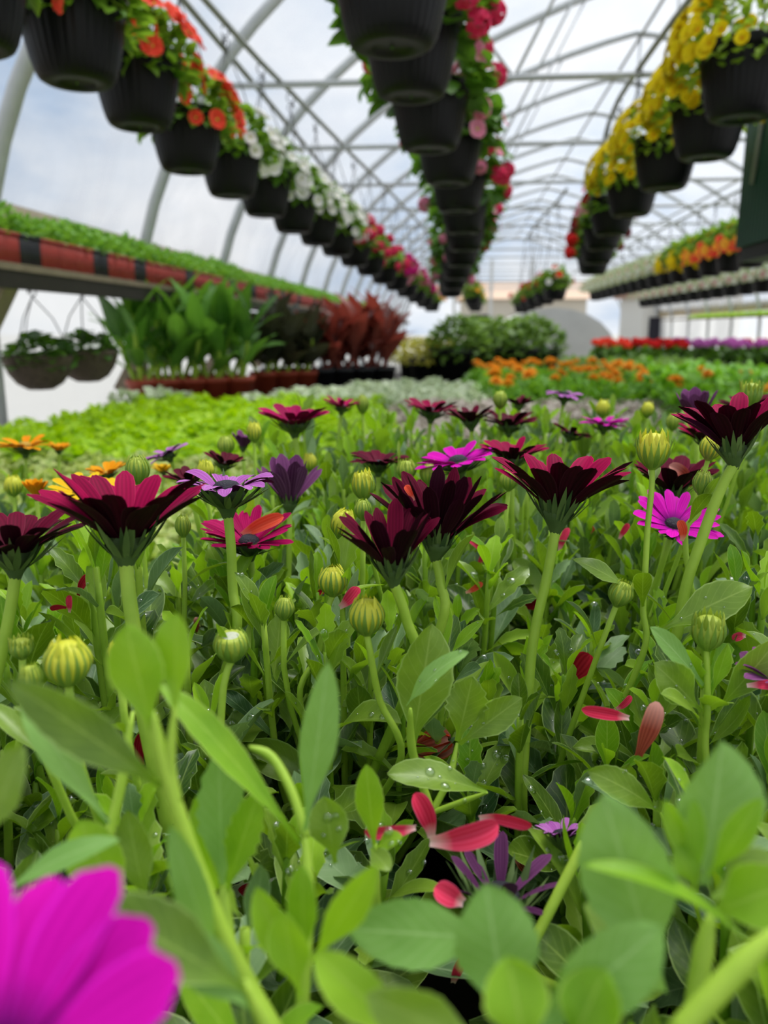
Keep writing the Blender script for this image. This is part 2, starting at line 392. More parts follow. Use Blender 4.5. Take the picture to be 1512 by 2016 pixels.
# low tarpaulin tunnel
t_ = empty('tarpaulin_tunnel', (3.1, 30, 0)); tag(t_, 'grey tarpaulin tunnel in the yard behind the leafy bushes', 'tunnel')
mb = MB(); rows = []; att = []
for k in range(13):
    a = PI*k/12; rows.append([Vector((-2.2*math.cos(a), yy, 1.9*math.sin(a)**0.8)) for yy in (-2.5, -1, 1, 2.5)]); att.append([(.5,.5,.5)]*4)
mb.grid(rows, att); mb.build('cover', M['tarp'], t_)
mb = MB(); b0 = len(mb.v)
mb.v = [Vector((-2.2*math.cos(PI*k/12), -2.5, 1.9*math.sin(PI*k/12)**0.8)) for k in range(13)]; mb.a = [(.5,)*3]*13; mb.f = [tuple(range(13))]; mb.m = [0]
mb.build('end_cover', M['tarp'], t_, smooth=False)
# treeline far off
M['tree'] = simple('distant_tree', '6f8a5c', 0.9, noise=0.3, scale=2)

# ------------------------------------------------------------------ benches
def bench(name, x0, x1, y0, y1, z, label, leg_n=3, m='bench'):
    r = empty(name, ((x0+x1)/2, (y0+y1)/2, 0)); tag(r, label, 'bench')
    cx, cy = (x0+x1)/2, (y0+y1)/2
    mb = MB(); n = int((x1-x0)/0.1)
    mb.box((0, 0, z-0.012), ((x1-x0)/2, (y1-y0)/2, 0.012)); mb.build('bench_top', M[m], r, smooth=False)
    for (a, b_) in ((x0-cx, 0), (x1-cx, 0)):
        mb = MB(); mb.box((a, 0, z-0.05), (0.02, (y1-y0)/2, 0.05)); mb.build('side_rail', M['wood'], r, smooth=False)
    for yy in (y0+0.1, (y0+y1)/2, y1-0.1):
        for xx in (x0+0.1, x1-0.1):
            mb = MB(); mb.box((xx-cx, yy-cy, (z-0.03)/2), (0.04, 0.04, (z-0.03)/2)); mb.build('leg', M['wood'], r, smooth=False)
    return r
BZ = 0.80
bench('plant_bench', -1.62, 2.0, -0.4, 7.6, BZ, 'wide wooden bench carrying the daisies, lime groundcover and marigolds')
bench('flower_bench', 1.45, 4.3, 8.2, 10.6, 0.82, 'dark bench carrying the red and pink geraniums in front of the hut')

# ------------------------------------------------------------------ osteospermum
R = random.Random(7)
def osteo_foliage(seed, Rad=0.055, H=0.19, shoots=11, Lf=0.061, lpw=1.0, mats=None, nleaf=15):
    g = random.Random(seed); mb = MB()
    for s_ in range(shoots):
        a = 2*PI*s_/shoots*1.9+g.uniform(-.4, .4); rr = Rad*math.sqrt((s_+0.4)/shoots)*g.uniform(.85, 1.15)
        h = H*(1-0.25*(rr/Rad)**2)*g.uniform(0.78, 1.08)
        top = Vector((math.cos(a)*rr*1.25, math.sin(a)*rr*1.25, h)); bot = Vector((math.cos(a)*rr*0.35, math.sin(a)*rr*0.35, 0.0))
        mid = (top+bot)/2+Vector((math.cos(a)*rr*0.25, math.sin(a)*rr*0.25, -0.01))
        pts = sm([bot, mid, top], 4)
        mb.tube(pts, [0.0027-0.0009*i/(len(pts)-1) for i in range(len(pts))], 6, mat=1, r=g.random())
        ph = g.random()*6
        for k in range(nleaf):
            t = 0.30+0.70*(k/(nleaf-1))**0.85
            ii = t*(len(pts)-1); i0 = min(len(pts)-2, int(ii)); p = pts[i0].lerp(pts[i0+1], ii-i0)
            ax = (pts[i0+1]-pts[i0]).normalized()
            az = ph+k*2.4+g.uniform(-.3, .3)
            out = Vector((math.cos(az), math.sin(az), 0))
            el = math.radians(8+66*t**1.5+g.uniform(-16, 16))
            d = (out*math.cos(el)+ax*math.sin(el)).normalized()
            nrm = (ax*math.cos(el)-out*math.sin(el))
            L = Lf*(1.08-0.62*t**2.4)*g.uniform(.75, 1.2); W = L*g.uniform(0.25, 0.38)*lpw
            curl = g.uniform(0.1, 1.35)*(1-0.4*t)-(0.9 if g.random() < .25 else 0)
            mt = 2 if (t > 0.9 and g.random() < .6) else (3 if g.random() < .3 else 0)
            add_leaf(mb, p, d, nrm, L, W, curl, g.uniform(.1, .7), (g.random()**1.3 if g.random() < .8 else .95), spoon, 10, 4, mt, teeth=g.choice((0, 0, .15, .22)), wav=g.uniform(0, .09), twist=g.uniform(-.9, .9), rng=g)
    return mb
OSTM = lambda: [M['leaf'], M['stem'], M['leaf_new'], M['leaf_grey']]
tall = [osteo_foliage(100+i, 0.062, 0.205, 14).build('foliage', OSTM()) for i in range(6)]
low = [osteo_foliage(200+i, 0.062, 0.150, 12).build('foliage', OSTM()) for i in range(4)]
potmat = simple('black_nursery_plastic', '15171a', 0.45, noise=0.1)
mb = MB(); mb.lathe([(0.0, 0), (0.034, 0), (0.046, 0.075), (0.049, 0.075), (0.049, 0.088), (0.045, 0.088), (0.044, 0.07), (0, 0.07)], 20)
pot_proto = mb.build('nursery_pot', potmat)
protos = tall+low+[pot_proto]
PLZ = BZ+0.07
plants = []
class Plant: pass
def new_plant(x, y, lowp=False, kind='daisy', z=None, fol=None, rz=None, name='african_daisy'):
    p = Plant(); p.x, p.y = x, y; p.kind = kind; p.desc = []
    p.root = empty(name, (x, y, BZ)); p.items = []
    f = (fol or R.choice(low if lowp else tall)).copy(); f.name = 'foliage'; COL.objects.link(f); f.parent = p.root
    f.location = (0, 0, 0.065); f.rotation_euler = (0, 0, R.uniform(0, 6.28) if rz is None else rz)
    s_ = R.uniform(.92, 1.08); f.scale = (s_, s_, s_)
    q = pot_proto.copy(); q.name = 'nursery_pot'; COL.objects.link(q); q.parent = p.root
    p.fol = f
    plants.append(p); return p
DY = 0.112
for j in range(0, 9):
    y = 0.30+j*DY
    for i in range(-9, 12):
        x = i*0.118+(0.059 if j % 2 else 0)+R.uniform(-.012, .012)
        yy = y+R.uniform(-.012, .012)
        # bed edges
        if x < -0.30*yy-0.22 and yy > 0.55: continue
        if yy > 0.50 and x < -0.24*yy-.03: continue
        if yy > 0.80 and x < -0.22+ (yy-0.8)*0.28: continue
        if x < -0.62*yy-0.12 or x > 0.50*yy+0.14: continue
        if yy < .37 and -.075 < x < .115: continue
        lowp = (yy < 0.36) or (yy < 0.62 and R.random() < .28) or (yy < .48 and -.02 < x < .10)
        new_plant(x, yy, lowp)
# the nearest row, under the lens, is lower still
for x in (-0.22, -0.11, 0.145, 0.26):
    new_plant(x+R.uniform(-.01, .01), 0.185+R.uniform(-.01, .01), True)
for x in (-0.13, -0.01, 0.11):
    new_plant(x, 0.075, True)
def nearest(pt, kind='daisy'):
    return min((p for p in plants if p.kind == kind), key=lambda p: (p.x-pt.x)**2+(p.y-pt.y)**2)
def stem_down(head, pl, dirn=Vector((0, 0, -1)), k=0.5):
    base = Vector((pl.x, pl.y, BZ+0.09)); h = head.z-base.z
    p1 = head+dirn*h*0.45; p2 = Vector((base.x, base.y, base.z+h*0.25))
    out = []
    for i in range(9):
        t = i/8
        out.append((1-t)**3*head+3*(1-t)**2*t*p1+3*(1-t)*t*t*p2+t**3*base)
    return out
def stemmesh(pts, r0, r1, rng, leaves=2, hero=False, frac=(.35, .9)):
    mb = MB(); n = len(pts)
    mb.tube(pts, [r0+(r1-r0)*i/(n-1) for i in range(n)], 8, 0, r=0.75)
    for k in range(leaves):
        t = frac[0]+(frac[1]-frac[0])*(k+rng.random()*.8)/max(1, leaves); i = min(n-2, int(t*(n-1)))
        ax = (pts[i]-pts[i+1]).normalized(); az = rng.random()*6.28
        s_ = ax.orthogonal().normalized(); out = Quaternion(ax, az) @ s_
        el = math.radians(rng.uniform(35, 60)); d = out*math.cos(el)+ax*math.sin(el)
        L = rng.uniform(.018, .038); add_leaf(mb, pts[i], d, ax-out*.3, L, L*.27, rng.uniform(0, .8), .3, rng.random(), spoon, 8, 4, 1, rng=rng)
    return mb
def rel(mb, o0):   # move the mesh into its parent's frame
    mb.v = [Vector(v)-o0 for v in mb.v]; return mb
def to_plant(pl, mb, name, mats, parent=None):
    rel(mb, Vector((pl.x, pl.y, BZ))); return mb.build(name, mats, parent or pl.root)
def calyx_mesh(head, ax, r, h, rng, spread, n=26):
    mb = MB()
    s0 = ax.orthogonal().normalized()
    prof = [(r*0.27, -h*0.42), (r*0.42, -h*0.15), (r*0.72, h*0.2), (r*0.95, h*0.5), (r*0.8, h*0.8)]
    mb.lathe(prof, 18, head, 0, ax, rib=.07, ribn=9, r=.35)
    for k in range(n):
        a = 2*PI*k/n+rng.uniform(-.1, .1); out = Quaternion(ax, a) @ s0
        el = math.radians(spread+rng.uniform(-8, 10))
        d = out*math.cos(el)+ax*math.sin(el)
        L = h*rng.uniform(1.3, 2.2)
        add_leaf(mb, head+out*r*.5+ax*h*.0, d, -(out*math.sin(el)-ax*math.cos(el))*-1, L, L*.14, rng.uniform(-.1, .3), .25, rng.random(), lance, 6, 2, 0, rng=rng)
    return mb
def flower(px, py, d, dia, cup, pal, lean=(0, 0), desc=None, n=19, stem=None, curl=0.25, jit=1.0, seed=None, pw=1.0, kind='daisy', sr=0.0021, asym=None, plant=None, leaves=1, discm='disc', calr=1.0, sdir=None):
    """px,py = where the stalk meets the head; dia in photo pixels"""
    g = random.Random(seed if seed is not None else int(px*7+py))
    head = P(px, py, d); D = dia*d/FPX
    ax = (Vector((0, 0, 1))+RT*lean[0]-Vector((FW.x, FW.y, 0)).normalized()*lean[1]).normalized()
    s0 = ax.orthogonal().normalized()
    h = 0.0115*calr*min(1.15, D/0.06); r = 0.0082*calr*min(1.15, D/0.06)
    Lp = (D/2-r*0.7)/max(0.45, math.cos(math.radians(cup)))
    if dia > 170 and d > .2 and n > 15 and pal != 'lilac': n = int(n*1.3); pw *= .84
    mb = MB()
    for k in range(n):
        a = 2*PI*k/n+g.uniform(-.08, .08)*jit; out = Quaternion(ax, a) @ s0
        layer = k % 2
        el = math.radians(cup+(5 if layer else -3)+g.gauss(0, 4.5)*jit)
        if asym: el += math.radians(asym[2])*max(0, out.dot((RT*asym[0]+FW*asym[1]).normalized()))
        dd = out*math.cos(el)+ax*math.sin(el); up = ax*math.cos(el)-out*math.sin(el)
        L = Lp*g.uniform(.9, 1.06); W = L*0.325*pw*g.uniform(.9, 1.1)*(1.12 if n < 17 else 1)
        add_petal(mb, head+ax*(h*.66)+out*r*.62, dd, up, L, W, curl+g.uniform(-.15, .15)*jit, g.uniform(.12, .38), g.random(), twist=g.uniform(-.25, .25)*jit)
    if plant is None:
        if stem: sp = [head]+[P(*q) for q in stem]; pl = nearest(sp[-1], kind)
        else: pl = nearest(head, kind)
    else: pl = plant
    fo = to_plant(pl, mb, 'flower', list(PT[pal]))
    if desc: fo['label'] = desc
    cm = to_plant(pl, calyx_mesh(head, ax, r, h, g, min(75, cup+9)), 'calyx', [M['calyx']], fo)
    md = MB(); md.lathe([(r*.8, h*.6), (r*.78, h*.85), (r*.55, h*1.02), (r*.25, h*1.08), (0.0001, h*1.09)], 16, head, 0, ax)
    to_plant(pl, md, 'flower_disc', [M[discm]], fo)
    if stem:
        base = Vector((pl.x, pl.y, BZ+0.09)); last = sp[-1]
        if last.z > base.z+0.02: sp.append(last.lerp(base, .6)+Vector((0, 0, .005))); sp.append(base)
        pts = sm([head-ax*h*.2]+sp[1:], 5)
    else:
        pts = stem_down(head-ax*h*.2, pl, (sdir or -ax))
    to_plant(pl, stemmesh(pts, sr, sr*1.12, g, leaves), 'flower_stem', [M['stem'], M['leaf']], fo)
    pl.desc.append((dia, desc)); return fo
def bud(px, py, d, w, hh=1.1, tone='y', lean=(0, 0), desc=None, stem=None, open_=0.75, spikes=0.0, kind='daisy', seed=None, sr=0.0015, flat=False, leaves=2):
    g = random.Random(seed if seed is not None else int(px*5+py*3))
    r = w*d/FPX/2; h = r*2*hh
    ax = (Vector((0, 0, 1))+RT*lean[0]-Vector((FW.x, FW.y, 0)).normalized()*lean[1]).normalized()
    c = P(px, py, d); base = c-ax*h*.5; s0 = ax.orthogonal().normalized()
    def R_(t): return r*(max(0.0, math.sin(PI*min(1, (0.10+0.80*t)))**0.75)) if t < 1 else r*0.25
    sp = [base]+[P(*q) for q in stem] if stem else None
    pl = nearest(sp[-1] if sp else base, kind)
    mb = MB()
    core = [(R_(t)*.93, t*h) for t in [i/10*(0.9 if not flat else .78) for i in range(11)]]
    top = core[-1][1]
    if flat: core += [(core[-1][0]*.6, top*1.0), (0.0001, top*.99)]
    else: core += [(core[-1][0]*.55, top+h*.05), (0.0001, top+h*.08)]
    mb.lathe(core, 40, base, 0, ax, rib=.14, ribn=15, r=.6)
    if not flat:
        for k in range(13):      # closed petals drawn together
            a = 2*PI*k/13; out = Quaternion(ax, a) @ s0; t0 = .62
            p0 = base+ax*t0*h+out*R_(t0)*.95
            dd = (ax*1.0-out*g.uniform(.15, .6)+out*spikes*.6).normalized()
            add_petal(mb, p0, dd, out, h*g.uniform(.40, .56), r*.34, 0.5, -.6, g.random(), 5, 2, th=.0006, mats=(0, 0), prof=lance)
    fo = to_plant(pl, mb, 'flower_bud', [M['bud_core'] if tone == 'y' else M['bud_core_green']])
    if desc: fo['label'] = desc
    mb = MB(); n = 15
    for k in range(n):
        a = 2*PI*(k+.5)/n+g.uniform(-.05, .05); out = Quaternion(ax, a) @ s0; sd = ax.cross(out)
        rows, att = [], []; tm = min(1.0, open_+.17)*g.uniform(.9, 1.1); ns = 9
        for i in range(ns+1):
            t = i/ns*tm; f = i/ns
            ww = R_(max(t, .05))*math.sin(PI/n)*1.02*(1 if f < .15 else max(0.02, 1-((f-.15)/.85)**1.0))*.95 if not spikes else R_(max(t, .05))*math.sin(PI/n)*1.0*(1 if f < .4 else max(.06, 1-((f-.4)/.6)**.9))
            rr = R_(t)*1.03+(spikes*r*max(0, f-.6)**1.3*1.6)
            zz = t*h+(spikes*h*.35*max(0, f-.7))
            row, ar = [], []
            for j in range(3):
                o = j-1; row.append(base+ax*zz+(out*(rr+(r*.05 if o == 0 else 0)))+sd*o*ww); ar.append((g.random()*.15+(.2 if k % 2 else .5), j/2, f))
            rows.append(row); att.append(ar)
        mb.grid(rows, att)
    mb.lathe([(sr*1.0, -h*.10), (r*.42, -h*.01), (R_(.06)*.98, h*.05), (R_(.14)*.99, h*.13)], 20, base, 0, ax, r=.5)
    to_plant(pl, mb, 'sepals', [M['bud_sepal']], fo)
    if flat:
        mb = MB(); mb.lathe([(core[-3][0]*.75, top*.985), (core[-3][0]*.5, top*1.03), (.0001, top*1.05)], 16, base, 0, ax); to_plant(pl, mb, 'bud_disc', [M['disc_grey']], fo)
    if stem:
        b0 = Vector((pl.x, pl.y, BZ+0.09)); last = sp[-1]
        if last.z > b0.z+.02: sp.append(last.lerp(b0, .6)); sp.append(b0)
        pts = sm([base-ax*h*.05]+sp[1:], 5)
    else: pts = stem_down(base-ax*h*.05, pl, -ax)
    to_plant(pl, stemmesh(pts, sr, sr*1.25, g, leaves, frac=(.1, .7)), 'bud_stem', [M['stem'], M['leaf']], fo)
    pl.desc.append((w*.5, desc)); return fo
# --- flowers of the near bed (stalk joint px, py, depth, spread px, cup angle, colour ...)
flower(248, 1098, .355, 305, 43, 'crimson', (0.05, -.05), 'large crimson daisy with dark cupped petals', 21, [(255, 1180, .352), (272, 1300, .352), (285, 1420, .35)], curl=.35, sr=.0033, leaves=0)
flower(30, 1122, .36, 255, 36, 'maroon', (0.03, -.08), 'dark maroon daisy cut off by the picture edge', 19, [(22, 1190, .36), (0, 1300, .36)], curl=.5, sr=.0026)
flower(1095, 1032, .42, 245, 46, 'crimson', (0.08, -.06), 'crimson daisy on a tall bare stem', 17, [(1078, 1130, .42), (1050, 1260, .42), (1038, 1400, .42), (1028, 1590, .42)], curl=.4, sr=.0026, leaves=0)
flower(775, 1140, .365, 215, 47, 'maroon', (-0.06, -.05), 'dark maroon daisy with narrow upright petals', 17, [(800, 1220, .37), (815, 1320, .38)], curl=.1, jit=1.8, sr=.0024, pw=.85, asym=(1, 0, 8))
flower(858, 1090, .40, 215, 54, 'maroon', (0.08, .04), 'ragged maroon daisy with splayed upright petals', 20, [(868, 1150, .40), (866, 1240, .40)], curl=.15, jit=3.0, sr=.0024, pw=.72)
flower(448, 1000, .45, 196, 26, 'lilac', (0.0, -.02), 'violet daisy with flat curled petals seen from the side', 15, [(455, 1080, .45), (458, 1160, .45), (462, 1260, .445)], curl=1.05, sr=.0028, leaves=0, calr=1.35)
flower(492, 1090, .50, 188, 24, 'pinkred', (0, .16), 'bright crimson pink daisy holding a fallen coral petal', 20, curl=.15)
flower(1445, 908, .42, 205, 50, 'crimson', (-0.10, -.08), 'dark crimson daisy raised highest at the bed edge', 18, [(1425, 950, .42), (1400, 1010, .42), (1375, 1080, .42), (1352, 1150, .422), (1335, 1240, .425), (1325, 1330, .43)], curl=.4, sr=.0028)
flower(1322, 1050, .50, 175, 20, 'magenta', (0.02, .42), 'magenta daisy showing its dark centre', 18, curl=.1, calr=.9)
flower(1322, 985, .56, 160, 40, 'maroon', (0, .0), 'maroon daisy behind the magenta one', 16, curl=.1)
flower(905, 930, .60, 168, 12, 'magenta', (-.22, .05), 'flat magenta daisy with thin petals', 19, curl=.15)
flower(1008, 920, .60, 130, 30, 'crimson', (0, .0), 'wine red daisy next to the flat magenta one', 18, curl=.3)
flower(745, 930, .65, 118, 28, 'maroon', (0.03, 0), 'very dark maroon daisy of the middle distance', 18, curl=.6)
flower(580, 853, .75, 146, 26, 'pinkred', (0.0, .05), 'crimson pink daisy rising in front of the lime carpet', 21, [(585, 890, .75), (590, 940, .75), (592, 1000, .74)], curl=.2, sr=.0026, leaves=0)
flower(672, 812, .90, 80, 25, 'pinkred', (0.1, .05), 'small crimson daisy beside a brownish bud', 17, curl=.2)
flower(848, 825, .85, 112, 22, 'crimson', (0.06, .03), 'crimson daisy with ragged flat rim', 18, curl=.2)
flower(928, 843, .80, 95, 35, 'maroon', (-.1, 0), 'dark daisy leaning on its neighbour', 17, curl=.2)
flower(1002, 852, .80, 110, 26, 'maroon', (0.02, 0), 'dark maroon daisy with spread rim', 18, curl=.3)
flower(1022, 806, .95, 62, 30, 'maroon', (0, 0), 'small maroon daisy behind the dark pair', 16)
flower(1110, 790, 1.0, 80, 12, 'lilac', (.12, .05), 'pale lilac daisy highest at the back of the bed', 14, curl=.7, calr=1.2)
flower(1188, 848, .85, 98, 14, 'magenta', (0, .03), 'magenta lilac daisy with flat rim', 18, curl=.3)
flower(1120, 866, .80, 84, 22, 'maroon', (.35, 0), 'dark daisy tilting down beside the magenta lilac one', 15, curl=.5)
flower(1388, 880, .62, 100, 40, 'crimson', (-.1, 0), 'crimson daisy half hidden behind the raised one', 15)
flower(1468, 826, .70, 115, 30, 'maroon', (0, 0), 'dark wine daisy at the far bed edge', 16)
flower(1372, 838, .66, 75, 62, 'purple', (-.15, 0), 'closing purple daisy behind the raised one', 12, curl=-.1)
flower(335, 905, .75, 92, 14, 'lilac', (-.38, .03), 'violet daisy tipped on edge near the lime carpet', 18, curl=.4)
flower(375, 962, .60, 100, 32, 'maroon', (-.1, 0), 'small maroon daisy behind the violet one', 16)
flower(440, 925, .66, 80, 34, 'maroon', (.2, 0), 'maroon daisy partly hidden by buds', 15)
flower(478, 888, .80, 50, 55, 'purple', (.1, 0), 'small wilting purple daisy', 12)
flower(570, 1003, .60, 118, 58, 'purple', (0.02, -.05), 'muted purple daisy with half closed petals', 13, curl=-.1, pw=.95, jit=2)
flower(1108, 1672, .345, 112, 34, 'lilac', (-.05, -.45), 'small lilac daisy low down among the leaves', 16, curl=.6, calr=1.6, pw=.9)
flower(985, 1812, .31, 230, 44, 'withered', (.0, -.15), 'withering dark purple daisy low in the gap', 8, curl=.2, jit=3.5, pw=.75, calr=1.5)
flower(1530, 1350, .36, 130, 40, 'purple', (-.3, .1), 'faded purple daisy at the picture edge', 13, jit=1.5)
NEARF = flower(0, 2175, .125, 790, 24, 'magenta', (.0, .45), 'huge out of focus magenta daisy close to the lens', 17, curl=.25, pw=1.25)
# --- buds
B = [
 (1287, 885, .42, 60, 1.15, 'y', (0, 0), 'tall yellow green bud with spiky tips', [(1283, 960, .42), (1275, 1040, .42), (1270, 1130, .42), (1266, 1200, .42), (1262, 1300, .42)], .55, .55),
 (271, 925, .50, 45, 1.15, 'g', (0, 0), 'rounded green bud above the crimson daisy', None, .8, .2),
 (655, 1143, .42, 56, 1.0, 'y', (0, 0), 'fat striped bud on a curved stalk', [(645, 1200, .42), (625, 1290, .42), (590, 1380, .42)], .85, .0),
 (722, 1212, .365, 68, 1.05, 'y', (0, 0), 'yellow striped bud with a red petal on top', [(728, 1280, .365), (748, 1380, .37), (790, 1490, .375)], .72, .0),
 (455, 1268, .34, 66, 1.0, 'g', (0, .1), 'green bud with a pale grey centre', [(445, 1330, .34), (435, 1420, .34)], .75, .1),
 (133, 1302, .28, 88, 1.0, 'y', (0.05, 0), 'big yellow bud at the left of the bed', None, .7, .0),
 (1395, 1243, .37, 62, 1.1, 'g', (0, 0), 'round green bud crowned with sharp sepals', [(1392, 1310, .37), (1393, 1400, .37), (1390, 1500, .37)], .85, .7),
 (1222, 1168, .40, 46, 1.05, 'g', (.25, .1), 'small green bud tucked among leaves', None, .9, .3),
 (715, 955, .50, 44, 1.2, 'y', (-.05, 0), 'slim bud with tall yellow tips', None, .7, .3),
 (675, 1030, .47, 46, 1.2, 'y', (.3, .1), 'bright yellow bud behind the maroon petals', None, .45, 0),
 (800, 925, .60, 38, 1.0, 'g', (0, 0), None, None, .7, .2),
 (845, 932, .60, 36, 1.2, 'g', (0, 0), None, None, .6, 0),
 (1400, 880, .50, 42, 1.1, 'y', (.15, 0), 'smooth yellow bud under the raised daisy', None, .6, 0),
 (1383, 950, .45, 36, 1.2, 'g', (.1, 0), 'leafy green bud near the magenta daisy', [(1375, 1010, .45), (1350, 1090, .45)], .95, .1),
 (985, 786, .80, 27, 1.2, 'g', (0, 0), None, None, .7, 0),
 (1187, 804, .90, 27, 1.2, 'y', (0, 0), None, None, .5, 0),
 (715, 1003, .45, 34, 1.1, 'g', (0, 0), None, None, 1.0, .1),
 (560, 1197, .40, 38, 1.1, 'g', (.1, 0), 'pointed green bud below the purple daisy', None, 1.0, .1),
 (500, 850, .70, 28, 1.3, 'y', (0, 0), None, None, .6, 0),
 (445, 876, .70, 32, 1.1, 'g', (0, 0), None, None, .8, 0),
 (610, 910, .75, 28, 1.2, 'y', (0, 0), None, None, .5, 0),
 (405, 925, .55, 32, 1.2, 'y', (0, 0), None, None, .4, 0),
 (714, 795, .90, 24, 1.4, 'g', (0, 0), 'brownish bud beside the small crimson daisy', None, .8, 0),
 (1002, 945, .55, 34, 1.1, 'g', (0, 0), None, None, .8, 0),
 (42, 1275, .33, 44, .9, 'g', (0, 0), 'flat spiky bud at the left rim', None, .85, .9),
 (60, 1335, .29, 44, 1.2, 'g', (0, 0), None, None, .8, .2),
 (1478, 775, .60, 40, 1.1, 'g', (0, 0), 'open green bud against the leaf bed', None, .9, .9),
 (230, 1285, .30, 36, 1.2, 'y', (0, 0), None, None, .5, 0),
 (1275, 806, .9, 24, 1.2, 'y', (0, 0), None, None, .5, 0),
 (1325, 830, .8, 26, 1.2, 'g', (0, 0), None, None, .7, 0),
 (360, 1035, .47, 30, 1.3, 'g', (0, 0), None, None, 1, 0),
]
for b_ in B: bud(b_[0], b_[1], b_[2], b_[3], b_[4], b_[5], b_[6], b_[7], b_[8], b_[9], b_[10], flat=(b_[7] or '').startswith('green bud with a pale'))
# --- large leaves and shoots close to the lens
def hero_shoot(desc, stems, leaves, at=None):
    mb = MB(); g = random.Random(len(desc)*13+len(leaves))
    for pts, w in stems:
        pp = [P(*q) for q in pts]; d0 = pts[0][2]
        sp_ = sm(pp, 4); mb.tube(sp_, [w*d0/FPX/2*min(1, .35+.22*k) for k in range(len(sp_))], 8, 1, r=.75)
    for lf in leaves:
        (bx, by, bd), (tx, ty, td), w = lf[0], lf[1], lf[2]
        mt = {'n': 2, 'p': 3}.get(lf[3], 0) if len(lf) > 3 else 0
        face = lf[4] if len(lf) > 4 else 0.6      # how much the blade faces the lens
        curl = lf[5] if len(lf) > 5 else .5
        a, b2 = P(bx, by, bd), P(tx, ty, td); dv = b2-a; L = dv.length
        nrm = (-FW*face+Vector((0, 0, 1))*(1-face)+RT*g.uniform(-.2, .2))
        side = dv.normalized().cross(nrm).normalized()
        d0 = Quaternion(side, curl*.62) @ dv.normalized()
        add_leaf(mb, a, d0, nrm, L*(1+curl*curl*.12), w*(bd+td)/2/FPX, curl, g.uniform(.12, .3), g.uniform(.3, .8), spoon, 18, 6, mt, teeth=(.12 if (len(lf) > 6 and lf[6]) else .03), wav=.05, twist=g.uniform(-.35, .35), rng=g)
    base = Vector(P(*(at or stems[0][0][-1])))
    pl = nearest(base); o = to_plant(pl, mb, 'leafy_shoot', [M['leaf'], M['stem'], M['leaf_new'], M['leaf_pale']])
    o['label'] = desc; pl.desc.append((40, desc)); return o
hero_shoot('tall blurred shoot with two upright leaf tips',
  [([(300, 1400, .20), (325, 1520, .20), (385, 1700, .20), (450, 1860, .20), (560, 2060, .20)], 34), ([(345, 1390, .20), (335, 1500, .20), (350, 1580, .20)], 22)],
  [((300, 1440, .20), (250, 1225, .195), 105, 'n', .8, .15), ((345, 1400, .20), (350, 1205, .20), 88, 'n', .8, .1), ((335, 1560, .2), (20, 1345, .19), 92, 'l', .5, .55),
   ((215, 1620, .22), (50, 1370, .22), 62, 'p', .7, .3), ((340, 1560, .2), (430, 1745, .21), 40, 'n', .6, .2), ((430, 1900, .2), (335, 1600, .19), 62, 'p', .35, .5)])
hero_shoot('bright shoot whose pale leaf stands upright',
  [([(600, 1640, .23), (606, 1760, .225), (600, 1900, .22), (590, 2040, .22)], 26), ([(490, 1470, .24), (535, 1490, .24), (575, 1560, .235), (602, 1650, .23)], 18)],
  [((600, 1640, .23), (645, 1300, .225), 74, 'p', .85, .1), ((590, 1660, .23), (305, 1372, .235), 62, 'n', .45, .7), ((595, 1960, .2), (505, 1740, .2), 70, 'n', .8, .2),
   ((600, 1900, .2), (595, 1700, .2), 62, 'n', .8, .1), ((615, 1890, .2), (745, 1680, .19), 70, 'n', .6, .4), ((590, 1960, .19), (560, 1790, .19), 90, 'n', .8, .2)])
hero_shoot('pale toothed leaf cluster between two stalks',
  [([(440, 1740, .24), (445, 1850, .235), (470, 1960, .23)], 36)],
  [((438, 1760, .24), (432, 1470, .235), 88, 'p', .85, .15, 1), ((445, 1760, .24), (520, 1545, .235), 66, 'n', .7, .3, 1), ((430, 1750, .24), (390, 1560, .24), 60, 'n', .7, .1, 1), ((445, 1740, .24), (470, 1560, .25), 70, 'n', .8, .1, 1)])
hero_shoot('broad blurred leaves at the left corner',
  [([(480, 1930, .17), (540, 2040, .17)], 40)],
  [((490, 1950, .17), (175, 1775, .165), 125, 'l', .55, .6), ((500, 1990, .17), (330, 1830, .17), 90, 'p', .5, .5)])
hero_shoot('single bright leaf standing at the left edge', [([(-30, 1650, .18), (-60, 1900, .18)], 24)], [((-30, 1660, .18), (48, 1465, .18), 88, 'l', .8, .15)])
hero_shoot('leafy side shoot behind the left stalk', [([(262, 1400, .25), (235, 1560, .245), (200, 1700, .24)], 22)],
  [((250, 1800, .22), (160, 1610, .22), 110, 'n', .7, .2), ((-10, 1770, .2), (240, 1690, .21), 55, 'p', .3, .9), ((290, 1790, .25), (255, 1590, .25), 70, 'l', .7, .2)])
hero_shoot('huge pale leaf standing at the right foreground',
  [([(1400, 1800, .19), (1380, 1900, .19), (1360, 2040, .19)], 42), ([(1530, 1830, .16), (1440, 1920, .16), (1330, 2040, .16)], 50)],
  [((1300, 1950, .185), (1182, 1555, .185), 175, 'p', .85, .2), ((1385, 1740, .19), (1415, 1455, .19), 190, 'p', .9, .15), ((1375, 1730, .185), (1362, 1570, .185), 40, 'n', .8, .3),
   ((1365, 1720, .185), (1305, 1570, .185), 42, 'n', .7, .2), ((1395, 1725, .185), (1500, 1565, .18), 56, 'n', .6, .5), ((1400, 1800, .185), (1560, 1745, .18), 120, 'n', .5, .7),
   ((1370, 1750, .185), (1330, 1660, .185), 60, 'n', .8, .3), ((1400, 1770, .185), (1520, 1690, .19), 90, 'l', .6, .4), ((1470, 1850, .18), (1140, 1770, .185), 48, 'n', .3, 1.1)])
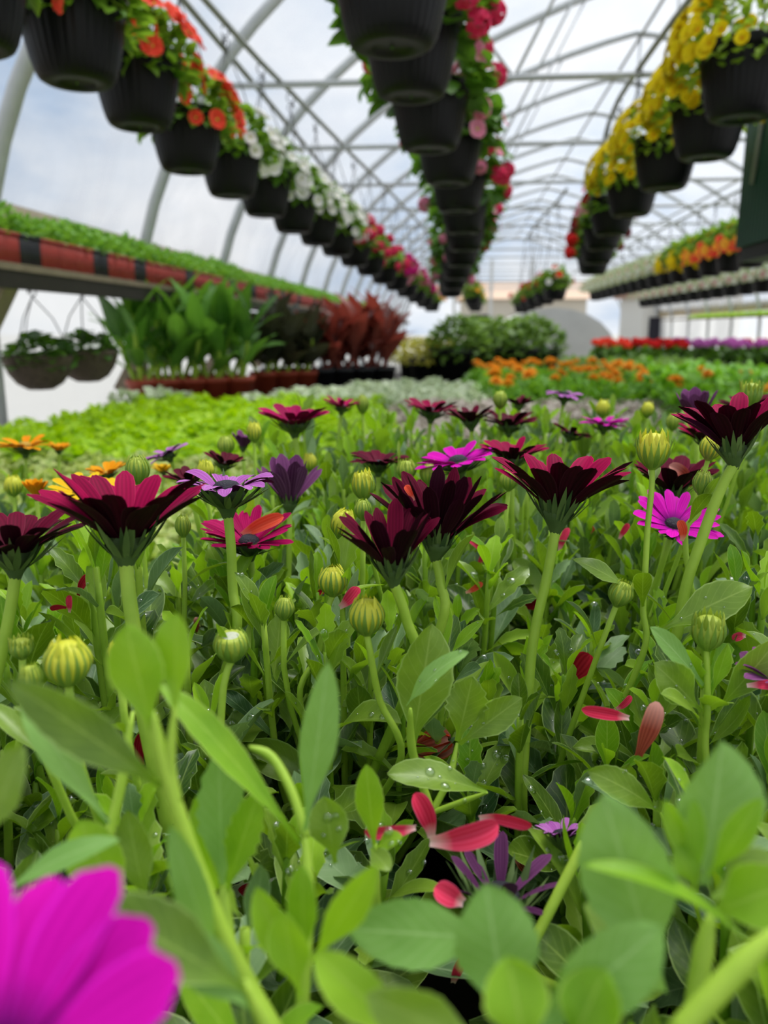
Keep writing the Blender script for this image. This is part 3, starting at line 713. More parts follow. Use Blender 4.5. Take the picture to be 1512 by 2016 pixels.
hero_shoot('bright low leaves along the bottom middle',
  [([(1010, 1960, .17), (1020, 2060, .17)], 44)],
  [((1000, 2030, .175), (955, 1735, .18), 165, 'p', .85, .15), ((985, 1850, .21), (680, 1830, .205), 120, 'p', .6, .6), ((1040, 2080, .155), (1000, 1880, .16), 130, 'n', .8, .2),
   ((1040, 2030, .165), (1290, 1810, .165), 140, 'p', .65, .5), ((1120, 2060, .16), (1190, 1900, .16), 120, 'n', .7, .3), ((820, 2060, .17), (620, 1870, .175), 95, 'n', .7, .4),
   ((960, 2060, .16), (720, 1950, .16), 110, 'l', .7, .4), ((1260, 1890, .2), (1140, 1780, .2), 80, 'l', .6, .4)])
hero_shoot('small yellow green shoot tip in the central gap',
  [([(738, 1660, .28), (738, 1760, .285), (745, 1840, .29)], 22)],
  [((738, 1670, .28), (722, 1500, .275), 56, 'n', .8, .2), ((738, 1670, .28), (800, 1655, .275), 36, 'n', .4, .8), ((730, 1670, .28), (775, 1720, .27), 40, 'l', .6, .8),
   ((660, 1700, .27), (640, 1565, .27), 78, 'l', .8, .2)])
hero_shoot('large dewy leaves below the long bare stem',
  [([(808, 1395, .345), (812, 1480, .355), (850, 1600, .355)], 18), ([(900, 1462, .36), (885, 1530, .357), (850, 1600, .355)], 14), ([(960, 1560, .345), (905, 1580, .35), (850, 1600, .355)], 12)],
  [((810, 1480, .36), (850, 1225, .355), 110, 'l', .85, .15), ((800, 1390, .34), (940, 1300, .33), 50, 'p', .4, .9), ((900, 1460, .36), (930, 1330, .355), 80, 'l', .8, .1, 1), ((905, 1465, .36), (1030, 1375, .355), 62, 'l', .6, .3),
   ((960, 1560, .345), (760, 1545, .34), 70, 'l', .4, .7)], at=(860, 1600, .35))
hero_shoot('long dewy leaf lying left of the huge pale one', [([(1300, 1600, .34), (1330, 1680, .345)], 12)], [((1300, 1600, .34), (1140, 1525, .33), 64, 'l', .5, .5)])
hero_shoot('curling leaves under the sharp crowned bud',
  [([(1395, 1500, .37), (1390, 1560, .37)], 22)],
  [((1385, 1350, .37), (1268, 1235, .36), 46, 'p', .6, .3), ((1380, 1400, .37), (1278, 1305, .36), 76, 'l', .7, .3), ((1400, 1370, .37), (1430, 1265, .37), 36, 'n', .7, .2),
   ((1410, 1400, .37), (1530, 1255, .36), 62, 'l', .6, .3), ((1380, 1430, .37), (1275, 1385, .35), 50, 'l', .4, .7), ((1240, 1160, .4), (1120, 1110, .4), 44, 'l', .5, .5), ((1300, 1240, .40), (1480, 1160, .39), 78, 'l', .6, .4)])
# ------------------------------------------------------------------ low bedding plants on the bench behind
M['lime'] = leafmat('creeping_lime_leaf', '96c408', 'c8ea1a', trans='c8ee0c', tw=0.4)
M['varieg'] = leafmat('variegated_leaf', '86a848', 'c3d267', trans='c6dc5a', tw=0.35, edge='e6e8a0')
M['dusty'] = leafmat('silvery_green_leaf', 'a0b88a', 'e2ecd0', trans='dcebb8', tw=0.3, edge='e6ecd6')
M['greypink'] = leafmat('grey_pink_leaf', 'a09a8a', 'ddd0c6', trans='cbbfae', tw=0.25)
M['mgreen'] = leafmat('bedding_leaf', '4d8a1c', '8cc438', trans='98d02a', tw=0.35)
M['dgreen'] = leafmat('geranium_leaf', '2f5a18', '5e8e2a', trans='7cb02a', tw=0.35)
M['bush'] = leafmat('bush_leaf', '47702a', '8aae4a', trans='97bb45', tw=0.35)
M['canna'] = leafmat('canna_leaf', '27541f', '6fa83c', trans='8cc838', tw=0.35, vein='8cc060')
M['darkleaf'] = leafmat('dark_burgundy_leaf', '26301f', '4c4a38', trans='5a5a36', tw=0.2, vein='8a8f80', rough=.3)
M['redleaf'] = leafmat('copper_red_leaf', '45201c', '9c5448', trans='b84a3a', tw=0.28, vein='d0604a', rough=.35)
M['seed'] = leafmat('seedling_leaf', '4a8a26', '8cc044', trans='98cc3a', tw=0.35)
M['white_fl'] = petalmat('white_petal', 'e4e2dc', 'fffdf8', tw=0.3, stripes=.1)
M['yel_fl'] = petalmat('calibrachoa_petal', 'dfc008', 'fff02c', tw=0.35, stripes=.2, basec='e0a010')
M['or_fl'] = petalmat('marigold_petal', 'f08c14', 'ffbe42', tw=0.3, stripes=.4)
M['pink_fl'] = petalmat('pink_geranium_petal', 'd8184c', 'ff5c86', tw=0.3, stripes=.2)
M['palepink_fl'] = petalmat('pale_pink_petal', 'd86a92', 'f8b0c4', tw=0.3, stripes=.2)
M['coral_fl'] = petalmat('coral_flower_petal', 'ee2a16', 'ff6a4e', tw=0.3, stripes=.2)
M['mag_fl'] = petalmat('magenta_flower_petal', 'c00868', 'f03aa4', tw=0.3, stripes=.2)
M['red_fl'] = petalmat('red_flower_petal', 'c80c1c', 'f43a30', tw=0.3, stripes=.2)
M['dred_fl'] = petalmat('deep_red_flower_petal', '6c0818', 'b01830', tw=0.3, stripes=.2)
M['lil_fl'] = petalmat('orchid_pink_petal', 'c04cae', 'e898dc', tw=0.3, stripes=.2)
def mound(seed, Rx, H, n, L, W, prof=oval, z0=0.0, under=0.0, droop=.5, seg=4, cols=2, stems=5):
    g = random.Random(seed); mb = MB()
    for k in range(n):
        u = 1-(k+.5)/n*(1+under); az = k*2.39996+g.uniform(-.2, .2)
        u = max(-.9, u); s_ = math.sqrt(max(0, 1-u*u))*g.uniform(.72, 1.04)
        o = Vector((math.cos(az)*s_, math.sin(az)*s_, u))
        p = Vector((o.x*Rx, o.y*Rx, z0+H*(o.z if o.z > 0 else o.z*.8)*g.uniform(.75, 1.05)))
        d = Vector((o.x+g.uniform(-.6, .6), o.y+g.uniform(-.6, .6), g.uniform(-.2, .9)-(.5 if o.z < .1 else 0)))
        add_leaf(mb, p-d.normalized()*L*.5, d, Vector((o.x*.5, o.y*.5, .8)), L*g.uniform(.7, 1.25), W*g.uniform(.75, 1.2), g.uniform(0, droop*2), g.uniform(.05, .35), g.random(), prof, seg, cols, 0, rng=g)
    for k in range(stems):
        a = 2*PI*k/stems; mb.tube([(0, 0, 0.0), (math.cos(a)*Rx*.3, math.sin(a)*Rx*.3, (z0+H)*.5), (math.cos(a)*Rx*.6, math.sin(a)*Rx*.6, z0+H*.7)], L*.03, 4, 0)
    return mb
def five_petal(r, m, center=None, n=5, wide=1.1, cupd=20, seed=1):
    g = random.Random(seed); mb = MB()
    for k in range(n):
        a = 2*PI*k/n; out = Vector((math.cos(a), math.sin(a), 0)); el = math.radians(cupd+g.uniform(-8, 8))
        d = out*math.cos(el)+Vector((0, 0, math.sin(el)))
        add_leaf(mb, out*r*.05, d, Vector((0, 0, 1))-out*.3, r, r*wide, .5, .12, g.random(), lambda t: 0.35+.65*smooth(t/.6) if t < .75 else math.sqrt(max(.02, 1-((t-.75)/.26)**2)), 5, 4, 0, wav=.03, rng=g)
    mb.lathe([(r*.16, 0), (r*.14, r*.14), (0.0001, r*.18)], 8, (0, 0, r*.02), 1)
    return mb
def pompon(r, seed, layers=4, flat=.6):
    g = random.Random(seed); mb = MB()
    for l in range(layers):
        n = 9-l*1; el0 = 8+l*24
        for k in range(n):
            a = 2*PI*(k+.5*l)/n+g.uniform(-.15, .15); el = math.radians(el0+g.uniform(-8, 8)); out = Vector((math.cos(a), math.sin(a), 0))
            d = out*math.cos(el)+Vector((0, 0, math.sin(el)*flat*1.3))
            add_leaf(mb, out*r*.08+Vector((0, 0, l*r*.07)), d, Vector((0, 0, 1))-out*.5, r*(1-.14*l), r*.62, .7, .15, g.random(), petal_w, 4, 3, 0, wav=.06, rng=g)
    return mb
def umbel(r, seed, n=16):      # geranium head: ball of small florets
    g = random.Random(seed); mb = MB()
    for k in range(n):
        u = 1-1.35*(k+.5)/n; az = k*2.4; s_ = math.sqrt(1-u*u); c = Vector((math.cos(az)*s_, math.sin(az)*s_, u))*r*.72
        nn = c.normalized(); s0 = nn.orthogonal().normalized(); rr = r*.42
        for j in range(5):
            out = Quaternion(nn, 2*PI*j/5+k) @ s0
            add_leaf(mb, c, out+nn*.35, nn, rr, rr*.85, .5, .1, g.random(), petal_w, 3, 2, 0, rng=g)
        mb.tube([(0, 0, -r*1.4), c*.5, c], r*.02, 3, 1)
    return mb
PROTO = {}
def proto(key, fn, name, mats):
    if key not in PROTO:
        o = fn().build(name, mats); PROTO[key] = o; protos.append(o)
    return PROTO[key]
def inst(src, name, parent, loc=(0, 0, 0), rot=(0, 0, 0), s=1.0):
    c = src.copy(); c.name = name; COL.objects.link(c); c.parent = parent; c.location = loc; c.rotation_euler = rot
    c.scale = s if isinstance(s, (tuple, list)) else (s, s, s); return c
G = random.Random(11)
def bed(name, label, cat, group, mat, variants, spec, xs, ys, step, keep, jit=.02, flower_fn=None, z=BZ):
    fs = [proto((name, v), (lambda v=v: mound(500+v+len(name), *spec[0], **spec[1])), 'foliage', [mat]) for v in range(variants)]
    y = ys[0]; row = 0; cnt = 0
    while y < ys[1]:
        x = xs[0]+(step/2 if row % 2 else 0)
        while x < xs[1]:
            xx, yy = x+G.uniform(-jit, jit), y+G.uniform(-jit, jit)
            if keep(xx, yy):
                r = empty(name, (xx, yy, z), G.uniform(0, 6.28)); tag(r, label, cat, group); cnt += 1
                s_ = G.uniform(.85, 1.15); inst(G.choice(fs), 'foliage', r, (0, 0, .035), (0, 0, 0), s_)
                pp = inst(pot_proto, 'nursery_pot', r, s=(.9, .9, .55))
                if flower_fn: flower_fn(r, s_)
            x += step
        y += step*.88; row += 1
    return cnt
inY = lambda a, b: (lambda x, y: a <= y <= b)
# boundaries in the bench plane follow the rows of trays
cA = bed('creeping_jenny', 'lime green creeping groundcover plant in the bright carpet on the bench', 'groundcover plant', 'lime green creeping plants on the bench', M['lime'], 3,
  ((.085, .075, 170, .03, .022), dict(under=.15)), (-1.5, .2), (1.95, 3.5), .135, lambda x, y: x < -.16+(y-1.9)*-.10 and x > -1.48)
cB = bed('variegated_plant', 'yellow and green variegated bedding plant between the daisies and lime carpet', 'bedding plant', 'variegated plants between the daisies and the lime carpet', M['varieg'], 3,
  ((.08, .06, 120, .036, .026), dict(under=.15)), (-1.5, 0.2), (.62, 1.95), .13, lambda x, y: (x < -0.24*y-.09 if y < .85 else x < -0.29+(y-.85)*.40) and x > -.62*y-.55 and x < .1)
cC = bed('silvery_plant', 'silvery white edged bedding plant in the pale band behind', 'bedding plant', 'silvery plants in the pale band behind the lime carpet', M['dusty'], 3,
  ((.09, .085, 110, .04, .03), dict(under=.15)), (-1.5, .35), (3.5, 4.6), .15, lambda x, y: x < .12+(y-3.5)*.08 and (x > -1.0+(y-3.5)*.55 or (x < -1.25 and y < 3.7)))
cD = bed('grey_pink_plant', 'grey pink small leaved plant in the dull band before the marigolds', 'bedding plant', 'grey pink plants before the marigolds', M['greypink'], 3,
  ((.08, .085, 150, .026, .02), dict(under=.15)), (-.3, 1.3), (1.36, 3.45), .14, lambda x, y: x > -.22-(y-1.9)*.02 and x < .40*y+.1)
def marig(r, s_):
    for k in range(G.choice((0, 1, 1, 2))):
        f = proto(('pomp', k), (lambda k=k: pompon(.030, k)), 'flower_head', [M['or_fl'], M['mgreen']])
        a = G.uniform(0, 6.28); rr = G.uniform(0, .07); inst(f, 'flower_head', r, (rr*math.cos(a), rr*math.sin(a), .035+.145*s_+G.uniform(0, .02)), (G.uniform(-.4, .4), G.uniform(-.4, .4), 0), G.uniform(.8, 1.2))
cE = bed('marigold', 'orange marigold plant in flower in the far right bed of the bench', 'marigold', 'orange marigolds in the far bed', M['mgreen'], 3,
  ((.085, .13, 120, .05, .022), dict(under=.2)), (.0, 1.5), (3.5, 5.4), .17, lambda x, y: x > .1 and x < .92+(y-3.5)*.12, flower_fn=marig)
def marig2(r, s_):
    if G.random() < .07: marig(r, s_)
cF = bed('leafy_bedding_plant', 'fresh green bedding plant to the right of the marigolds, hardly in flower', 'bedding plant', 'green leafy plants right of the marigolds', M['mgreen'], 3,
  ((.085, .15, 130, .055, .028), dict(under=.2)), (.8, 2.0), (2.3, 5.4), .165, lambda x, y: (x > .98+(y-3.5)*.12 and x < .40*y+.15) if y > 3.45 else (x > .62 and x < .40*y+.2), flower_fn=marig2)
cG = bed('far_bedding_plant', 'mixed low green bedding plant at the far end of the wooden bench', 'bedding plant', 'low green plants at the far end of the bench', M['bush'], 2,
  ((.11, .12, 90, .05, .03), dict(under=.2)), (.35, 1.95), (5.5, 7.5), .24, lambda x, y: x > .9 or y > 6.9)
# ------------------------------------------------------------------ yellow daisies left
for (x, y) in ((-.50, .72), (-.60, .80), (-.42, .80), (-.52, .88), (-.36, .70), (-.44, .64), (-.34, .60)):
    new_plant(x, y, True, kind='yellow', name='yellow_african_daisy')
YF = [(50, 893, .88, 112, 14, 'orange', (.05, .03), 'orange yellow daisy farthest left'), (116, 893, .9, 44, 40, 'orange', (.1, 0), 'small half closed orange daisy'),
 (213, 943, .72, 78, 30, 'orange', (-.1, .03), 'cupped golden daisy near the round bud'), (160, 984, .60, 122, 20, 'yellow', (0, .18), 'pale yellow daisy just above the large crimson one'),
 (226, 978, .63, 96, 20, 'yellow', (.1, .12), 'second pale yellow daisy above the large crimson one'), (72, 984, .64, 44, 62, 'orange', (0, 0), 'closing golden daisy'), (322, 935, .85, 44, 40, 'yellow', (0, 0), 'small yellow daisy behind the maroon one')]
for q in YF: flower(*q[:8], n=15, kind='yellow', discm='disc_yellow', sr=.0018, desc=None) if False else flower(q[0], q[1], q[2], q[3], q[4], q[5], q[6], q[7], 15, kind='yellow', discm='disc_yellow', sr=.0017)
bud(26, 956, .72, 34, 1.1, 'y', desc='round yellow bud', kind='yellow', open_=.55)

# ------------------------------------------------------------------ potted cannas and copper leaved plants
M['terra'] = simple('terracotta_plastic', 'a8452c', 0.5, noise=.1)
def planter_proto(key, m, r0=.075, r1=.10, h=.16):
    def f():
        mb = MB(); mb.lathe([(0.0, 0), (r0, 0), (r1*.97, h*.82), (r1*1.04, h*.82), (r1*1.05, h), (r1*.96, h), (r1*.93, h*.85), (0, h*.85)], 28); return mb
    return proto(key, f, 'pot', [m])
def canna_fol(seed, H, n, L, W, m, lean=.25):
    g = random.Random(seed); mb = MB()
    for s_ in range(3):
        a = s_*2.1+g.random(); ox, oy = math.cos(a)*.03, math.sin(a)*.03
        top = Vector((ox*3.2, oy*3.2, H*g.uniform(.6, .8))); b = Vector((ox, oy, .12)); pts = sm([b, (b+top)/2+Vector((ox*.3, oy*.3, 0)), top], 4)
        mb.tube(pts, [.013-.006*i/(len(pts)-1) for i in range(len(pts))], 8, 1, r=.8)
        for k in range(n):
            t = .25+.75*k/(n-1); i = min(len(pts)-2, int(t*(len(pts)-1))); az = a+k*2.6+g.uniform(-.4, .4); out = Vector((math.cos(az), math.sin(az), 0)); el = math.radians(40+32*t+g.uniform(-12, 12))
            d = out*math.cos(el)+Vector((0, 0, math.sin(el))); LL = L*g.uniform(.75, 1.15)
            add_leaf(mb, pts[i], d, Vector((0, 0, 1))*math.cos(el)-out*math.sin(el), LL, W*LL/L, g.uniform(.4, 1.3), .2, g.random(), lance, 9, 4, 0, wav=.03, twist=g.uniform(-.5, .5), rng=g)
    return mb
can = [proto(('can', i), (lambda i=i: canna_fol(40+i, .55, 5, .30, .09, None)), 'foliage', [M['canna'], M['stem']]) for i in range(3)]
dark = [proto(('dk', i), (lambda i=i: canna_fol(50+i, .5, 6, .26, .13, None)), 'foliage', [M['darkleaf'], M['stem']]) for i in range(2)]
redp = [proto(('rd', i), (lambda i=i: canna_fol(60+i, .42, 7, .24, .075, None)), 'foliage', [M['redleaf'], M['redleaf']]) for i in range(3)]
tp = planter_proto('terra', M['terra'], .062, .085, .15); bp_ = planter_proto('blackpot', potmat, .07, .09, .16)
ords = ['first', 'second', 'third', 'fourth', 'fifth', 'sixth', 'seventh', 'eighth', 'ninth', 'tenth', 'eleventh', 'twelfth', 'thirteenth', 'fourteenth', 'fifteenth', 'sixteenth', 'seventeenth', 'eighteenth', 'nineteenth', 'twentieth', 'twenty-first', 'twenty-second']
cx = [(278, 775), (325, 778), (373, 778), (418, 774), (468, 772), (300, 770), (350, 765), (400, 765), (445, 765)]
for i, (px, py) in enumerate(cx):
    Y = 3.95+i*.07 if i < 5 else 4.3+(i-5)*.06
    p = PY(px, 700, Y); r = empty('canna_plant', (p.x, p.y, BZ), G.uniform(0, 6)); s_ = G.uniform(1.0, 1.12) if i < 5 else G.uniform(1.08, 1.2)
    tag(r, (ords[i]+' from the left in the front row of green cannas in terracotta pots') if i < 5 else (ords[i-5]+' from the left in the back row of green cannas in terracotta pots'), 'canna plant', 'green cannas in terracotta pots')
    inst(tp, 'pot', r); inst(can[i % 3], 'foliage', r, s=s_)
for i, px in enumerate((518, 560, 598, 540, 582)):
    Y = 4.75+i*.08; p = PY(px, 700, Y); r = empty('dark_leaved_plant', (p.x, p.y, BZ), G.uniform(0, 6))
    tag(r, ords[i]+' dark burgundy leaved plant counted from the green cannas', 'foliage plant', 'dark leaved plants beside the cannas'); inst(tp if i < 3 else bp_, 'pot', r); inst(dark[i % 2], 'foliage', r, s=1.02)
for i, px in enumerate((632, 672, 712, 752, 655, 695, 735)):
    Y = 5.0+i*.09 if i < 4 else 5.4; p = PY(px, 700, Y); r = empty('copper_leaved_plant', (p.x, p.y, BZ), G.uniform(0, 6))
    tag(r, ords[i if i < 4 else i-4]+' from the left in the '+('front' if i < 4 else 'back')+' row of copper red leaved plants', 'foliage plant', 'copper red leaved plants'); inst(bp_, 'pot', r); inst(redp[i % 3], 'foliage', r, s=G.uniform(1.1, 1.3))
# bushes in big black pots
bigpot = planter_proto('bigpot', potmat, .15, .2, .26)
bushf = [proto(('bush', i), (lambda i=i: mound(70+i, .24, .24, 420, .075, .042, lance, .2, .45, .6)), 'foliage', [M['bush']]) for i in range(2)]
yb = proto('yb', lambda: mound(90, .2, .16, 260, .05, .03, oval, .12, .3), 'foliage', [leafmat('yellow_green_leaf', 'a2ac38', 'd8cc62', trans='e0d860')])
for i, (px, Y) in enumerate(((900, 6.0), (972, 6.3), (1048, 6.1), (940, 6.8), (1015, 6.8))):
    p = PY(px, 700, Y); r = empty('potted_bush', (p.x, p.y, BZ), G.uniform(0, 6))
    tag(r, ['bushy green shrub in a black pot next to the yellowish plants', 'middle bushy green shrub of the front trio in black pots', 'bushy green shrub in a black pot with the widest spread right of the trio', 'bushy green shrub behind the first pair', 'bushy green shrub behind the last pair'][i], 'shrub', 'green bushes in black pots')
    inst(bigpot, 'pot', r); inst(bushf[i % 2], 'foliage', r, (0, 0, .06), s=G.uniform(.9, 1.05))
for i, (px, Y) in enumerate(((835, 6.0), (858, 6.5), (812, 6.4))):
    p = PY(px, 700, Y); r = empty('yellow_leaved_plant', (p.x, p.y, BZ), 0); tag(r, 'yellow leaved plant in a black pot between copper plants and bushes, '+['nearest', 'second', 'farthest'][i], 'foliage plant', 'yellow leaved plants'); inst(bp_, 'pot', r, s=1.2); inst(yb, 'foliage', r, (0, 0, .06))

# ------------------------------------------------------------------ left wall shelf with trays
SX0, SX1, SZ = -1.84, -1.53, 1.42
sh = empty('wall_shelf', (-1.68, 12, 0)); tag(sh, 'long weathered wooden shelf along the plastic side of the greenhouse', 'shelf')
mb = MB(); mb.box((0, 0, SZ-.012), (.165, 12.5, .012)); mb.build('shelf_board', M['wood'], sh, smooth=False)
mb = MB(); mb.box((.15, 0, SZ-.05), (.012, 12.5, .035)); mb.build('front_rail', M['bench'], sh, smooth=False)
for Y in [1.25, 2.68, 4.25, 5.75, 7.25, 9, 12, 15, 18, 21]:
    mb = MB(); a = Vector((.13, Y-12, SZ-.05)); b = Vector((-.18, Y-12, SZ-.55)); c = (a+b)/2; L = (a-b).length/2
    mb.box(c, (.03, .045, L), rot=Matrix.Rotation(math.atan2(a.x-b.x, a.z-b.z), 3, 'Y')); mb.build('bracket', M['wood'], sh, smooth=False)
M['redtray'] = simple('dark_red_tray', 'a83a32', .5, noise=.1); M['blacktray'] = simple('black_tray', '22242b', .5, noise=.1)
def tray():
    mb = MB(); w, l, h = .13, .068, .10
    for sx in (-1, 1): mb.box((sx*w, 0, h/2), (.004, l, h/2)); mb.box((0, sx*l, h/2), (w, .004, h/2))
    mb.box((0, 0, .004), (w, l, .004)); mb.box((0, 0, h*.85), (w-.004, l-.004, .004))
    for sx in (-1, 1):
        mb.box((sx*(w+.003), 0, h), (.006, l+.006, .005)); mb.box((0, sx*(l+.003), h), (w+.006, .006, .005))
        for k in range(9):
            mb.box((sx*(w+.003), -l+l*2*(k+.5)/9, h*.5), (.003, l*.05, h*.45))
    return mb
trR = proto('trR', tray, 'tray', [M['redtray']]); trB = proto('trB', tray, 'tray', [M['blacktray']])
sf = [proto(('sf', i), (lambda i=i: mound(300+i, .15, .10, 300, .035, .022, oval, 0, .1)), 'seedlings', [M['seed']]) for i in range(3)]
pat = 'RRBRRRBRRRBRRBRRRRBRRR'; y = 2.685; k = 5; reds = 0; blacks = 0
while y < 14:
    far = y > 6
    ch = pat[k % len(pat)]
    r = empty('seedling_tray', (-1.67, y, SZ), 0)
    if ch == 'R': reds += 1
    else: blacks += 1
    nm = (ords[(reds if ch == 'R' else blacks)-1] if (reds if ch == 'R' else blacks) <= len(ords) else None)
    if y < 4.6: tag(r, f"{'dark red' if ch == 'R' else 'black'} seedling tray on the wall shelf, {nm} {'red' if ch == 'R' else 'black'} one from the shelf's near end", 'seedling tray', 'seedling trays on the wall shelf')
    else: tag(r, 'seedling tray on the far stretch of the wall shelf above the cannas', 'seedling tray', 'far seedling trays on the wall shelf')
    inst(trR if ch == 'R' else trB, 'tray', r)
    f = inst(G.choice(sf), 'seedlings', r, (0, 0, .10), (0, 0, PI*G.randint(0, 1)), (.95, .52, G.uniform(.9, 1.4))); f['kind'] = 'stuff'
    y += .143; k += 1
# right wall shelf with lime plants
sh2 = empty('far_wall_shelf', (5.2, 14, 0)); tag(sh2, 'narrow shelf edged in lime green along the far right side', 'shelf')
mb = MB(); mb.box((0, 0, 1.42), (.16, 7, .012)); mb.build('shelf_board', M['wood'], sh2, smooth=False)
for y in [9+i*.45 for i in range(22)]:
    r = empty('lime_tray_plant', (5.2, y, 1.43)); tag(r, 'low lime green plant on the far right wall shelf', 'bedding plant', 'lime plants on the far right shelf'); inst(PROTO[('creeping_jenny', 0)], 'foliage', r, s=(2.0, 2.6, 1.0))
    
# ------------------------------------------------------------------ hanging baskets
M['basket_pot'] = simple('black_basket_plastic', '0e0f12', 0.42, noise=0.15, scale=8, spec=.22)
M['wire'] = simple('dark_hanger_wire', '3a3c3a', .4, metal=.5)
def ribpot():
    mb = MB(); mb.lathe([(0, .004), (.045, .004), (.047, 0.0), (.080, 0.0), (.092, .007), (.101, .024), (.110, .055), (.122, .11), (.131, .175)], 144, rib=.022, ribn=36)
    mb.lathe([(.131, .175), (.130, .19), (0, .188)], 72)
    return mb
def potrim():
    mb = MB(); mb.lathe([(.131, .172), (.141, .176), (.143, .208), (.138, .212), (.132, .208), (.130, .19)], 72); return mb
RP = proto('ribpot', ribpot, 'pot', [M['basket_pot']]); RPR = proto('ribrim', potrim, 'rim', [M['basket_pot']])
def hanger(h):
    mb = MB()
    for k in range(3):
        a = 2*PI*k/3+.4; mb.tube([(math.cos(a)*.136, math.sin(a)*.136, .19), (math.cos(a)*.07, math.sin(a)*.07, .19+(h-.19)*.5), (0, 0, h-.07)], .0028, 4)
    mb.tube([(math.cos(t)*.018, 0, h-.052+math.sin(t)*.018) for t in [i*PI/5-PI/2 for i in range(9)]]+[(-.018, 0, h-.03), (0, 0, h-.07)], .003, 5)
    pts = [(.022*math.cos(t), 0, h+.0+.026*math.sin(t)) for t in [-.9*PI+i*.22*PI for i in range(9)]]
    mb.tube([(0, 0, h-.05)]+pts, .0032, 5)
    return mb
gfol = [proto(('gf', i), (lambda i=i: mound(400+i, .2, .16, 130, .075, .075, oval, .19, .5, .9, 5, 4)), 'foliage', [M['dgreen']]) for i in range(2)]
ifol = [proto(('if', i), (lambda i=i: mound(410+i, .18, .18, 300, .065, .036, lance, .18, .4, .8)), 'foliage', [leafmat('impatiens_leaf', '3f7018', '8cb83c', trans='9cc432', tw=.4)]) for i in range(2)]
yfol = [proto(('yf', i), (lambda i=i: mound(420+i, .19, .17, 420, .04, .022, oval, .17, .45, .8)), 'foliage', [leafmat('calibrachoa_leaf', '5c8a1c', 'a8c43c', trans='b0d03a', tw=.4)]) for i in range(2)]
FL = {}
for k_, m_ in (('coral', 'coral_fl'), ('white', 'white_fl'), ('pink', 'pink_fl'), ('mag', 'mag_fl'), ('palepink', 'palepink_fl'), ('red', 'red_fl'), ('dred', 'dred_fl'), ('orange', 'or_fl')):
    FL[k_] = proto(('imp', k_), (lambda: five_petal(.030, None, seed=3, wide=1.25)), 'flower', [M[m_], M['bud_core']])
    FL[k_+'_umbel'] = proto(('umb', k_), (lambda: umbel(.042, 5)), 'flower_cluster', [M[m_], M['dgreen']])
FL['yellow'] = proto('cal', lambda: five_petal(.024, None, seed=4, wide=1.35, cupd=35), 'flower', [M['yel_fl'], M['or_fl']])
def basket(px, py, Y, kinds, nf, fol, label, group, railz, full=True, spread=1.0, side=None, frng=None, fz=(.0, 1.0), fs=1.0, xz=None):
    """px,py: picture position of the pot's middle"""
    g = random.Random(int(px*3+py)); c = PY(px, py, Y) if xz is None else Vector((xz[0], Y, xz[1])); z0 = c.z-.10+.03*min(1, 2/Y)**2
    r = empty('hanging_basket', (c.x, c.y, z0), g.uniform(0, 6)); tag(r, label, 'hanging basket', group)
    inst(RPR, 'rim', inst(RP, 'pot', r))
    hz = round(max(.38, railz-z0-.03), 3)
    inst(proto(('hang', hz), (lambda: hanger(hz)), 'hanger', [M['wire']]), 'hanger', r)
    inst(g.choice(fol), 'foliage', r, (0, 0, 0), (0, 0, g.random()*6), (spread, spread, spread))
    rz = r.rotation_euler.z
    for k in range(nf):
        u = g.uniform(-.35, .95); az = g.uniform(0, 6.28)
        if side is not None and g.random() < .6: az = side-rz+g.gauss(0, .7)
        s_ = math.sqrt(1-u*u); o = Vector((math.cos(az)*s_, math.sin(az)*s_, u))
        R0 = .205*spread; Hh = .175*spread
        p = Vector((o.x*R0, o.y*R0, .19+o.z*Hh*(1 if u > 0 else .7)))
        q = Vector((o.x, o.y, max(-.1, o.z)+.15)).normalized().to_track_quat('Z', 'Y').to_euler()
        kk = g.choice(kinds); src = FL[kk]
        inst(src, src.name.split('.')[0], r, p, q, g.uniform(.85, 1.2)*fs)
    return r
RZ = CH+.02
# left row
A = [(-70, 25, 1.78, 'coral'), (147, 103, 2.17, 'coral'), (272, 196, 2.66, 'coral'), (368, 290, 3.15, 'coral'), (455, 345, 3.68, 'white'), (522, 388, 4.2, 'white'), (578, 424, 4.7, 'white'), (625, 452, 5.25, 'white'),
     (664, 476, 5.8, 'white'), (698, 499, 6.4, 'pinkA'), (728, 519, 7.0, 'pinkA'), (756, 538, 7.7, 'pinkA'), (780, 553, 8.4, 'magA'), (801, 567, 9.2, 'magA'), (820, 580, 10.1, 'magA'), (836, 591, 11.1, 'ppA'), (850, 600, 12.2, 'orA')]
desc_c = {'coral': 'coral red impatiens', 'white': 'white impatiens', 'pinkA': 'coral pink flowers', 'magA': 'magenta flowers', 'ppA': 'pale pink flowers', 'orA': 'golden orange flowers'}
kk_ = {'coral': ['coral'], 'white': ['white'], 'pinkA': ['pink_umbel'], 'magA': ['mag_umbel', 'palepink_umbel'], 'ppA': ['palepink'], 'orA': ['orange']}
pa = []
for i, (px, py, Y, c_) in enumerate(A):
    n = {0: 10, 1: 12}.get(i, 34 if c_ in ('coral', 'white') else 16)
    b = basket(px, py, Y, kk_[c_], n, ifol, f"{ords[i]} black basket from the near end of the left row, with {desc_c[c_]}", 'left row of hanging baskets', RZ, side=.3, spread=1.05 if c_ != 'white' else 1.12)
    pa.append(b.location.copy())
def rail(name, pts, label_kind='structure'):
    mb = MB(); mb.tube(sm([Vector((p.x, p.y, RZ)) for p in pts], 2), .014, 7); struct('basket_rail_beam', mb, M['steel_dark'])
def ext(ps):
    return [Vector((ps[0].x, -.5, RZ))]+ps
rail('a', ext(pa))
